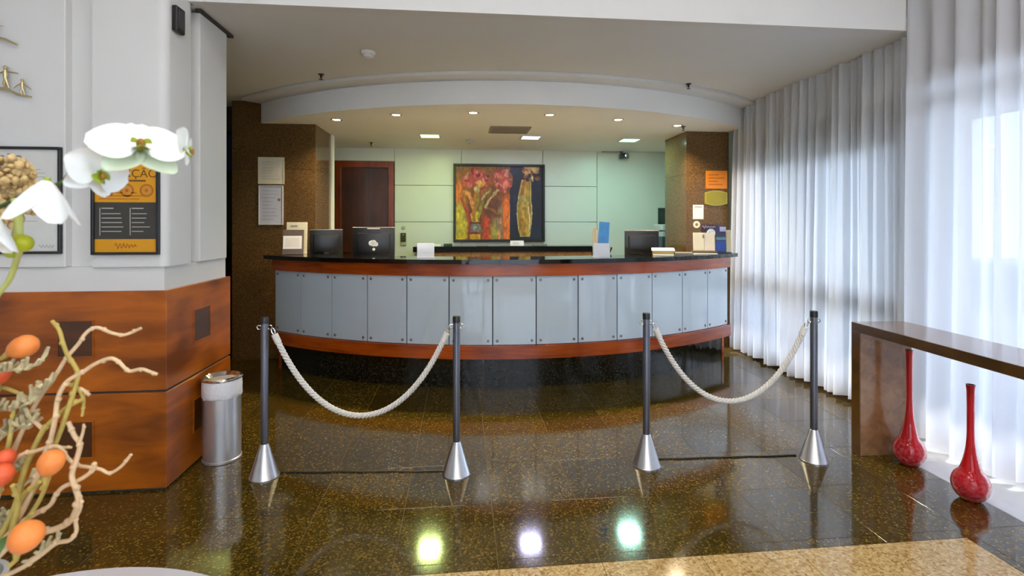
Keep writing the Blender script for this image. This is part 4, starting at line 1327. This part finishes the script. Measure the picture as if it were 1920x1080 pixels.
# black sensor on the pier side
p = onX(329.5, 38, BX)
st = thing('wall_sensor', 'small black box sensor high on the white pier edge', 'sensor', (BX, p.y, p.z))
MB().b6(0.0005, 0.03, -0.045, 0.045, -0.072, 0.072, 0.006).build('body', BLACK, st)
MB().b6(0.03, 0.033, -0.03, 0.03, -0.055, 0.055, 0.002).build('front_grille', DGREY, st)

# =================================================================== STANCHIONS, ROPES
SP = [W(496, 420, 2.932), W(856, 420, 2.964), W(1212, 420, 3.069), W(1526, 420, 3.138)]
SL = ['grey rope stanchion beside the litter bin, leftmost of four',
      'grey rope stanchion before the counter, second from the left',
      'dark rope stanchion before the counter, third from the left',
      'dark rope stanchion before the far curtain, rightmost of four']
st0 = thing('rope_stanchion', SL[0], 'stanchion', (SP[0].x, SP[0].y, 0), 0, 'rope stanchions before the counter')
MB().lathe([(0.082, 0), (0.082, 0.006), (0.079, 0.009), (0.025, 0.185), (0.021, 0.19)], 40).build('cone_base', STEEL, st0)
MB().lathe([(0.021, 0.19), (0.021, 0.915), (0.019, 0.918)], 24).build('pole', POLE, st0)
MB().lathe([(0.0225, 0.885), (0.0225, 0.918), (0.020, 0.922)], 24).build('cap', BLACK, st0)
ry = MB()
ring = [(0.030 + 0.012 * math.cos(2 * PI * i / 14), 0, 0.862 + 0.012 * math.sin(2 * PI * i / 14)) for i in range(15)]
ry.tube(ring, 0.003, 6)
ring = [(-0.030 - 0.012 * math.cos(2 * PI * i / 14), 0, 0.862 + 0.012 * math.sin(2 * PI * i / 14)) for i in range(15)]
ry.tube(ring, 0.003, 6)
ry.build('eye_rings', CHROME, st0)
for k in (1, 2, 3):
    dup(st0, (SP[k].x, SP[k].y, 0), 0, SL[k], 'rope stanchions before the counter')

def rope(a, b, zlow, label):
    va, vb = Vector(a), Vector(b)
    dxy = (vb - va)
    dxy.z = 0
    n = dxy.normalized()
    A = Vector((va.x, va.y, 0.85)) + n * 0.045
    B = Vector((vb.x, vb.y, 0.85)) - n * 0.045
    L = (B - A).length
    # catenary of the wanted sag
    sag = 0.85 - zlow
    lo, hi = 0.05, 50
    for _ in range(80):
        c = (lo + hi) / 2
        if c * (math.cosh(L / 2 / c) - 1) > sag:
            lo = c
        else:
            hi = c
    def cat(s_):
        x_ = (s_ - 0.5) * L
        return A + n * (s_ * L) + Vector((0, 0, -sag + c * (math.cosh(x_ / c) - 1)))
    # arc-length samples
    M_ = 400
    P = [cat(i / M_) for i in range(M_ + 1)]
    S_ = [0.0]
    for i in range(M_):
        S_.append(S_[-1] + (P[i + 1] - P[i]).length)
    tot = S_[-1]
    def at(l):
        i = min(max(int(np.searchsorted(S_, l)) - 1, 0), M_ - 1)
        t_ = (l - S_[i]) / max(S_[i + 1] - S_[i], 1e-9)
        return P[i].lerp(P[i + 1], t_)
    t_ = thing('barrier_rope', label, 'rope', ((A.x + B.x) / 2, (A.y + B.y) / 2, 0))
    off = t_.location.copy()
    side = Vector((-n.y, n.x, 0))
    for s_ in range(3):
        pts = []
        steps = 300
        for i in range(steps + 1):
            l = 0.07 + (tot - 0.14) * i / steps
            p0, p1 = at(l - 0.003), at(l + 0.003)
            tg = (p1 - p0).normalized()
            nn = side.cross(tg)
            ph = 2 * PI * l / 0.066 + s_ * 2 * PI / 3
            pts.append(at(l) + side * (0.0092 * math.cos(ph)) + nn * (0.0092 * math.sin(ph)))
        MB().tube(pts, 0.0082, 7).build('strand', ROPE, t_, off, 60)
    for (l0, l1) in ((0.03, 0.085), (tot - 0.085, tot - 0.03)):
        pts = [at(l0 + (l1 - l0) * i / 4) for i in range(5)]
        MB().tube(pts, 0.0185, 14).build('ferrule', ROPE, t_, off)
    for l in (0.012, tot - 0.012):
        p0 = at(max(l - 0.012, 0))
        p1 = at(min(l + 0.012, tot))
        tg = (p1 - p0).normalized()
        nn = side.cross(tg)
        ring = [at(l) + tg * (0.02 * math.cos(2 * PI * i / 16)) + nn * (0.009 * math.sin(2 * PI * i / 16)) for i in range(17)]
        MB().tube(ring, 0.0035, 6).build('snap_hook', CHROME, t_, off)
rope(SP[0], SP[1], 0.345, 'white braided rope sagging between the two left stanchions')
rope(SP[2], SP[3], 0.375, 'white braided rope sagging between the two right stanchions')
def strip(a, b, label, dy):
    A = Vector((a.x + 0.075, a.y + dy, 0))
    B = Vector((b.x - 0.075, b.y + dy, 0))
    P = [A.lerp(B, i / 24) + Vector((0, 0.003 * math.sin(i * 0.9), 0.004)) for i in range(25)]
    tag(MB().tube(P, 0.0045, 6).build('floor_cable', BLACK), label, 'cable')
strip(SP[0], SP[1], 'thin black cable lying on the floor between the two left stanchions', 0.03)
strip(SP[2], SP[3], 'thin black cable lying on the floor between the two right stanchions', 0.06)

# =================================================================== LITTER BIN
p = W(415, 420, 3.16)
bn = thing('litter_bin', 'round brushed steel litter bin with a white liner beside the timber pier', 'bin', (p.x + 0.005, p.y, 0))
MB().lathe([(0.104, 0.004), (0.108, 0.0), (0.111, 0.004), (0.111, 0.014), (0.106, 0.018), (0.106, 0.40)], 44).build('body', mat('satin_bin_steel', (0.74, 0.74, 0.77), 0.30, 0.8, var=0.04), bn)
lm = MB()
rr = random.Random(3)
rings = []
for z, r in ((0.392, 0.1085), (0.40, 0.1125), (0.43, 0.1115), (0.46, 0.1125), (0.495, 0.110), (0.505, 0.107)):
    rings.append([((r + rr.uniform(-0.0008, 0.0012)) * math.cos(2 * PI * i / 60), (r + rr.uniform(-0.0008, 0.0012)) * math.sin(2 * PI * i / 60), z + (rr.uniform(-0.004, 0.004) if z < 0.41 else 0)) for i in range(60)])
lm.ringloop(rings)
lm.build('bin_liner', LINER, bn, None, 60)
MB().lathe([(0.104, 0.497), (0.114, 0.500), (0.117, 0.507), (0.114, 0.514), (0.100, 0.517), (0.094, 0.512), (0.080, 0.498), (0.060, 0.496)], 44, cap0=False, cap1=False).build('rim', CHROME, bn)
MB().lathe([(0.082, 0.488), (0.082, 0.4965), (0.02, 0.499)], 36).build('ash_tray', SAND, bn)
MB().lathe([(0.100, 0.30), (0.100, 0.487)], 36).build('inner_bucket', DGREY, bn)

# =================================================================== CONSOLE TABLE AND VASES
A = W(1598, 605, 3.33 / 1.0)
def fp(px, py):
    return onZ(px, py, 0.0)
leg0 = fp(1604, 846)
ZTAB = 0.833
a = onZ(1598, 603, ZTAB)
b = onZ(1920, 688, ZTAB)
dirv = (b - a)
dirv.z = 0
dirv.normalize()
ang = math.atan2(dirv.y, dirv.x) + PI / 2      # table runs along local -Y
ct = thing('console_table', 'slim brown timber console table along the near curtain', 'table', (a.x, a.y, 0), ang)
LW, LL, TH = 0.34, 1.75, 0.056
# local frame: x -> towards the curtain, -y -> towards the camera
MB().b6(0.0, LW, -LL, 0.0, ZTAB - TH, ZTAB, 0.002).build('top', CONS, ct)
MB().b6(-0.006, 0.0, -LL, 0.0, ZTAB - TH, ZTAB, 0.001).build('front_edge', CONSD, ct)
for (y0, y1) in ((-0.07, 0.0), (-LL, -LL + 0.07)):
    l_ = MB().b6(0.0, LW, y0, y1, 0.0, ZTAB - TH, 0.002).build('leg_panel', CONS, ct)
    MB().b6(-0.006, 0.0, y0, y1, 0.0, ZTAB - TH, 0.001).build('leg_edge', CONSD, l_)

def vase(px, pbase, ptop, bulb_px, label):
    p = fp(px, pbase)
    d = EYE * F / (pbase - HZ)
    H = EYE + (HZ - ptop) / F * d
    r = bulb_px / 2 * d / F * 0.93
    t_ = thing('bottle_vase', label, 'vase', (p.x, p.y, 0), 0, 'red glass bottle vases under the console')
    pr = []
    for i in range(17):
        th = -PI / 2 + 0.42 + (PI / 2 + 0.95 - 0.42) * i / 16
        pr.append((r * math.cos(th), r * 1.10 * math.sin(th)))
    z0 = pr[0][1]
    pr = [(rr_, z_ - z0) for rr_, z_ in pr]
    rb, zb = pr[-1]
    nk = 0.0165
    for k in range(1, 15):
        tt = k / 14
        pr.append((nk + (rb - nk) * (1 - tt) ** 2.5, zb + (H * 0.64 - zb) * tt))
    pr += [(nk, H * 0.8), (nk + 0.001, H * 0.95), (nk + 0.004, H)]
    MB().lathe(pr, 40, cap1=False).build('body', RED, t_)
    MB().lathe([(nk + 0.004, H), (nk + 0.0045, H + 0.003), (nk, H + 0.003), (nk - 0.004, H - 0.02), (nk - 0.005, H - 0.06)], 28, cap0=False).build('lip', mat('dark_red_lip', (0.18, 0.01, 0.02), 0.08), t_)
vase(1705, 871, 657, 57, 'red long necked glass vase under the console, farther of two')
vase(1820, 937, 722, 64, 'red long necked glass vase under the console, nearer of two')

# =================================================================== ROUND TABLE + FLOWER ARRANGEMENT
ZRT = 0.45
tc = W(265, 420, 0.8)
tcx = (265 - 960) / F * 1.5
c_ = Vector((CY * tcx + SY * 0.78, -SY * tcx + CY * 0.78, 0))
rt = thing('round_table', 'low round pale lilac table at the bottom left corner', 'table', (c_.x, c_.y, 0))
MB().lathe([(0.70, ZRT - 0.03), (0.72, ZRT - 0.024), (0.72, ZRT - 0.006), (0.712, ZRT)], 96).build('tabletop', LILAC, rt)
MB().lathe([(0.06, 0.02), (0.05, 0.1), (0.05, ZRT - 0.03)], 24).build('pedestal', STEEL, rt)
MB().lathe([(0.32, 0), (0.32, 0.012), (0.06, 0.02)], 40).build('foot', STEEL, rt)

VM = W(-75, 1092, 0.85)
fa = thing('flower_arrangement', 'white orchids, bleached twigs and orange fruits in a vase at the left edge', 'flowers', (VM.x, VM.y, ZRT))
FO = Vector((VM.x, VM.y, ZRT))
hV = VM.z - ZRT
MB().lathe([(0.05, 0), (0.062, 0.02), (0.066, hV * 0.5), (0.055, hV * 0.85), (0.06, hV), (0.052, hV), (0.048, hV * 0.85)], 36, cap1=False).build('vase', mat('vase_ceramic', (0.55, 0.54, 0.5), 0.2), fa)
def path(pts, d, d2=None, mouth=True, jit=0.0):
    d2 = d if d2 is None else d2
    n = len(pts)
    P = [W(x, y, d + (d2 - d) * i / (n - 1)) for i, (x, y) in enumerate(pts)]
    if mouth:
        P.append(W(-60, 1105, 0.85))
    return crom(P, 6)
def branch(pts, d, d2, r0, r1, m, name='twig', mouth=True):
    P = path(pts, d, d2, mouth)
    n = len(P)
    rad = [r0 + (r1 - r0) * i / (n - 1) for i in range(n)]
    mb = MB().tube(P, rad, 8)
    rr = random.Random(int(pts[0][0] * 7 + pts[0][1]))
    for k in range(3, n - 2, 9):       # knots
        mb.ball(P[k] + Vector((rr.uniform(-1, 1), 0, rr.uniform(-1, 1))) * rad[k] * 0.4, rad[k] * 1.35, (1, 1, 1), 8, 6)
    return mb.build(name, m, fa, FO, 60)
B = [
 ([(98, 602), (111, 619), (118, 643), (127, 666), (140, 686), (146, 702), (142, 722), (130, 760), (100, 840), (30, 980)], 0.90, 0.85, 0.0032, 0.004, TWIGY),
 ([(265, 615), (240, 626), (226, 628), (206, 623), (187, 615), (173, 616), (159, 627), (147, 645), (124, 672), (108, 698), (88, 725), (60, 770), (20, 860), (-20, 980)], 0.92, 0.86, 0.0026, 0.004, TWIG),
 ([(295, 702), (281, 697), (265, 692), (244, 696), (234, 690), (222, 678), (206, 672), (179, 682), (155, 698), (130, 712), (116, 729), (108, 749), (105, 773), (102, 792), (94, 827), (83, 855), (50, 940), (0, 1030)], 0.86, 0.84, 0.0026, 0.0042, TWIG),
 ([(154, 780), (157, 753), (155, 743), (145, 727), (126, 720)], 0.88, 0.87, 0.0024, 0.0034, TWIGY),
 ([(168, 741), (158, 733), (150, 728)], 0.875, 0.875, 0.003, 0.003, TWIG),
 ([(157, 748), (130, 761), (110, 777), (88, 798), (80, 808), (58, 852), (44, 888), (20, 970)], 0.87, 0.84, 0.0034, 0.005, TWIGY),
 ([(58, 785), (70, 795), (80, 804)], 0.86, 0.86, 0.0028, 0.0034, TWIG),
 ([(128, 791), (139, 816), (150, 833), (144, 860), (135, 891), (142, 916), (147, 935), (142, 958), (128, 980), (97, 994), (72, 997), (20, 1020)], 0.82, 0.84, 0.0034, 0.0054, TWIG),
 ([(157, 795), (156, 808), (150, 828)], 0.82, 0.82, 0.0018, 0.0026, TWIG),
 ([(246, 852), (228, 874), (206, 887), (189, 880), (167, 876), (144, 872), (128, 860), (114, 840), (97, 837), (69, 845), (33, 858), (-10, 920)], 0.85, 0.84, 0.0024, 0.0034, TWIG),
 ([(134, 839), (120, 839), (100, 837)], 0.85, 0.85, 0.002, 0.0026, TWIG),
 ([(174, 868), (178, 874), (172, 884), (150, 899), (119, 913), (105, 927), (94, 947), (67, 963), (33, 985), (-20, 1040)], 0.83, 0.84, 0.0028, 0.0042, TWIG),
 ([(151, 930), (151, 952), (142, 974), (143, 997), (130, 1013), (105, 1019), (72, 1044), (28, 1071)], 0.81, 0.84, 0.0024, 0.004, TWIG),
 ([(93, 893), (78, 930), (60, 960), (30, 1000)], 0.80, 0.83, 0.0028, 0.0038, TWIGY),
 ([(75, 903), (40, 935), (20, 1000)], 0.83, 0.84, 0.0034, 0.0044, TWIGY),
 ([(24, 910), (34, 945), (20, 1010)], 0.80, 0.84, 0.0034, 0.0044, TWIGY),
 ([(60, 750), (30, 735), (0, 727), (-40, 740)], 0.88, 0.86, 0.003, 0.003, TWIGY),
 ([(27, 760), (22, 800), (10, 860), (-20, 960)], 0.86, 0.84, 0.003, 0.004, TWIGY)]
for k, (pts, d, d2, r0, r1, m) in enumerate(B):
    branch(pts, d, d2, r0, r1, m, 'twig', len(pts) > 5)
# dried sprigs
def sprig(pts, d, label_seed, n, spread):
    r = random.Random(label_seed)
    P = path(pts, d, d, False)
    mb = MB().tube(P, 0.0022, 6)
    for k in range(n):
        q = P[r.randrange(len(P))]
        dv = Vector((r.uniform(-0.3, 1), r.uniform(-1, 1), r.uniform(-0.2, 1))).normalized() * spread * r.uniform(0.5, 1)
        mb.tube([q, q + dv * 0.6, q + dv + Vector((0, 0, 0.006))], [0.0026, 0.0036, 0.0026], 5)
    return mb.build('dried_sprig', SPRIG, fa, FO, 60)
for i, (pts, n) in enumerate([([(82, 675), (50, 690), (10, 695), (-30, 700)], 26), ([(85, 722), (60, 748), (30, 765), (-10, 770)], 34), ([(58, 786), (40, 800), (10, 815)], 22), ([(40, 770), (20, 800), (-5, 830)], 16),
                              ([(45, 865), (28, 880), (20, 900)], 12), ([(110, 1010), (80, 1030), (60, 1050)], 9), ([(25, 955), (10, 975), (-10, 1000)], 14), ([(70, 885), (55, 900), (40, 915)], 10)]):
    sprig(pts, 0.84 + 0.01 * i, i + 3, n, 0.020)
# tan dried flower heads
def head(px, py, d, R_, n, seed):
    r = random.Random(seed)
    mb = MB()
    c = W(px, py, d)
    for k in range(n):
        v_ = Vector((r.gauss(0, 1), r.gauss(0, 1), r.gauss(0, 1))).normalized() * R_ * r.uniform(0.55, 1)
        mb.ball(c + v_, 0.0055 * r.uniform(0.7, 1.4), (1, 1, r.uniform(0.7, 1.6)), 6, 5)
    mb.tube([c, c + Vector((-0.03, 0, -0.12))], 0.003, 6)
    return mb.build('dried_flower_head', TANFL, fa, FO, 60)
head(18, 330, 0.95, 0.040, 170, 1)
head(45, 365, 0.97, 0.034, 120, 2)
head(-5, 395, 0.94, 0.036, 110, 3)
# fruits
def fruit(px, py, d, r, m, tilt, el=1.15):
    M = Matrix.Rotation(tilt, 4, 'Y')
    mb = MB()
    pr = [(r * math.sin(PI * i / 12) * (1 - 0.16 * math.cos(PI * i / 12)), -r * el * math.cos(PI * i / 12)) for i in range(1, 12)]
    c = W(px, py, d)
    mb.lathe(pr, 20, M=Matrix.Translation(c) @ M)
    o = mb.build('fruit', m, fa, FO, 60)
    st_ = MB().tube([c + (M @ Vector((0, 0, -r * el * 0.95))), c + (M @ Vector((0.004, 0, -r * el * 1.5))), c + (M @ Vector((0.0, 0, -r * el * 2.0)))], [0.006, 0.0035, 0.003], 7)
    st_.build('stalk', TWIGY, o, FO)
    return o
fruit(42, 651, 0.86, 0.0185, BERRY, 1.15, 1.3)
fruit(-2, 702, 0.86, 0.016, BERRY2, 0.2)
fruit(95, 869, 0.80, 0.0175, BERRY, 0.35, 1.2)
fruit(12, 860, 0.83, 0.0125, BERRY2, 0.1, 1.25)
fruit(3, 892, 0.81, 0.0155, BERRY2, 0.3, 1.2)
fruit(48, 1008, 0.76, 0.0215, BERRY, 0.5, 1.1)
# leaf at the bottom corner
lf = MB()
c = W(8, 1050, 0.76)
def leaf(s_, t_):
    wd_ = 0.016 * math.sin(PI * min(max(s_, 0.02), 0.98)) ** 0.8
    return c + Vector((-0.03 + 0.06 * (s_ - 0.5) + wd_ * (t_ - 0.5) * 2, 0.004 * math.cos(6 * t_), 0.07 * (s_ - 0.5)))
lf.grid(leaf, 8, 4)
lf.build('leaf', LEAF, fa, FO, 60)

# orchid stem and blooms
D0 = 0.74
SPTS = [(-120, 820), (-140, 600), (-70, 440), (15, 380), (70, 354), (112, 344), (140, 318), (190, 296), (250, 276), (300, 268), (342, 292)]
P = [W(x, y, D0 + 0.02 * (i / 10)) for i, (x, y) in enumerate(SPTS)]
P = [W(-60, 1105, 0.85)] + P
MB().tube(crom(P, 8), 0.0030, 8).build('orchid_stem', STEMG, fa, FO, 60)
MB().tube(crom([W(30, 372, D0), W(33, 400, D0), W(35, 440, D0), W(34, 470, D0), W(20, 520, D0 + 0.03), W(-30, 640, D0 + 0.06), W(-60, 1105, 0.85)], 6), [0.0055] * 20 + [0.004] * 17, 8).build('orchid_stem', mat('pale_green_stem', srgb(190, 196, 110), 0.5, var=0.1, scale=30), fa, FO, 60)
def petal_mesh(mb, M, L_, Wd, cup, tip=0.8, nu=8, nv=8):
    def f(s_, t_):
        s2 = s_ * 2 - 1
        wdt = Wd * (math.sin(PI * min(0.03 + 0.94 * t_ ** tip, 1.0)) ** 0.62)
        return M @ Vector((s2 * wdt, -cup * (s2 * s2) * Wd + cup * 0.8 * L_ * t_ * t_, t_ * L_))
    mb.grid(f, nu, nv)
    return mb
def bloom3d(px, py, d, size, yaw, pitch, roll, parts=('dorsal', 'petals', 'sepals', 'lip')):
    c = W(px, py, d)
    M0 = Matrix.Translation(c) @ Matrix.Rotation(yaw, 4, 'Z') @ Matrix.Rotation(pitch, 4, 'X') @ Matrix.Rotation(roll, 4, 'Y')
    core = MB().ball(c, size * 0.05, (1, 1, 1), 10, 8).build('orchid_flower', PGREEN, fa, FO, 60)
    def pet(ang, L_, Wd, cup, m, name, dy=0.0):
        M = M0 @ Matrix.Translation((0, dy, 0)) @ Matrix.Rotation(ang, 4, 'Y')
        mb = MB()
        petal_mesh(mb, M, L_, Wd, cup)
        mb.build(name, m, core, FO, 180)
    if 'dorsal' in parts:
        pet(0.0, size * 0.50, size * 0.24, 0.10, PETAL, 'petal', 0.002)
    if 'sepals' in parts:
        pet(2.35, size * 0.50, size * 0.19, 0.10, SEPAL if 'palesep' in parts else PETAL, 'sepal', 0.006)
        pet(-2.35, size * 0.50, size * 0.19, 0.10, SEPAL if 'palesep' in parts else PETAL, 'sepal', 0.006)
    if 'petals' in parts:
        pet(1.42, size * 0.54, size * 0.33, 0.12, PETAL, 'petal', -0.003)
        pet(-1.42, size * 0.54, size * 0.33, 0.12, PETAL, 'petal', -0.003)
    if 'lip' in parts:
        mb = MB()
        petal_mesh(mb, M0 @ Matrix.Translation((0, -0.004, -size * 0.02)) @ Matrix.Rotation(PI, 4, 'Y') @ Matrix.Rotation(0.6, 4, 'X'), size * 0.26, size * 0.11, -0.3)
        petal_mesh(mb, M0 @ Matrix.Translation((0, -0.008, -size * 0.01)) @ Matrix.Rotation(2.3, 4, 'Y') @ Matrix.Rotation(0.9, 4, 'X'), size * 0.17, size * 0.07, 0.4)
        petal_mesh(mb, M0 @ Matrix.Translation((0, -0.008, -size * 0.01)) @ Matrix.Rotation(-2.3, 4, 'Y') @ Matrix.Rotation(0.9, 4, 'X'), size * 0.17, size * 0.07, 0.4)
        mb.build('lip', PGREEN, core, FO, 60)
        MB().ball(M0 @ Vector((0, -0.014, -size * 0.07)), size * 0.055, (1, 0.8, 1.2), 10, 8).build('throat', PBROWN, core, FO)
    return core
def bell(px, py, d, size, yaw, tilt, n=5):
    # drooping bloom seen from behind: petals hang from the stalk like a bell
    c = W(px, py, d)
    M0 = Matrix.Translation(c) @ Matrix.Rotation(yaw, 4, 'Z') @ Matrix.Rotation(tilt, 4, 'Y')
    core = MB().ball(c, size * 0.06, (1, 1, 1), 10, 8).build('orchid_flower', PGREEN, fa, FO, 60)
    for k in range(n):
        az = 2 * PI * k / n + 0.3
        wide = 0.40 if k % 2 == 0 else 0.30
        def f(s_, t_, az=az, wide=wide):
            q = (s_ * 2 - 1)
            rad = size * (0.05 + 0.46 * math.sin(t_ * 1.25) + 0.10 * t_ ** 4)
            wd_ = size * wide * math.sin(PI * min(0.06 + 0.90 * t_ ** 0.85, 1)) ** 0.6
            an = az + q * wd_ / max(rad, size * 0.12)
            rr_ = rad * (1 - 0.06 * q * q) * (1.0 if k % 2 else 0.93)
            return M0 @ Vector((rr_ * math.cos(an), rr_ * math.sin(an), -size * 0.72 * t_ ** 1.15))
        MB().grid(f, 8, 8).build('petal' if k % 2 == 0 else 'sepal', PETAL, core, FO, 180)
    return core
bloom3d(262, 276, 0.72, 0.112, 0.62, -0.72, 0.0, ('dorsal', 'petals', 'sepals', 'lip', 'palesep'))
bloom3d(182, 322, 0.71, 0.080, 1.15, 0.1, 0.25)
bloom3d(341, 276, 0.74, 0.064, 1.75, 0.1, 0.45, ('petals', 'dorsal', 'lip'))
bell(88, 338, 0.72, 0.082, 0.4, 0.12)
bell(-16, 398, 0.70, 0.072, 1.2, 0.2)
MB().ball(W(40, 456, D0 - 0.01), 0.0135, (1.1, 1, 0.95), 14, 10).build('orchid_bud', mat('bud_lime', srgb(176, 178, 20), 0.45), fa, FO, 60)
MB().ball(W(22, 462, D0), 0.013, (0.9, 1, 1.3), 14, 10).build('orchid_bud', PGREEN, fa, FO, 60)
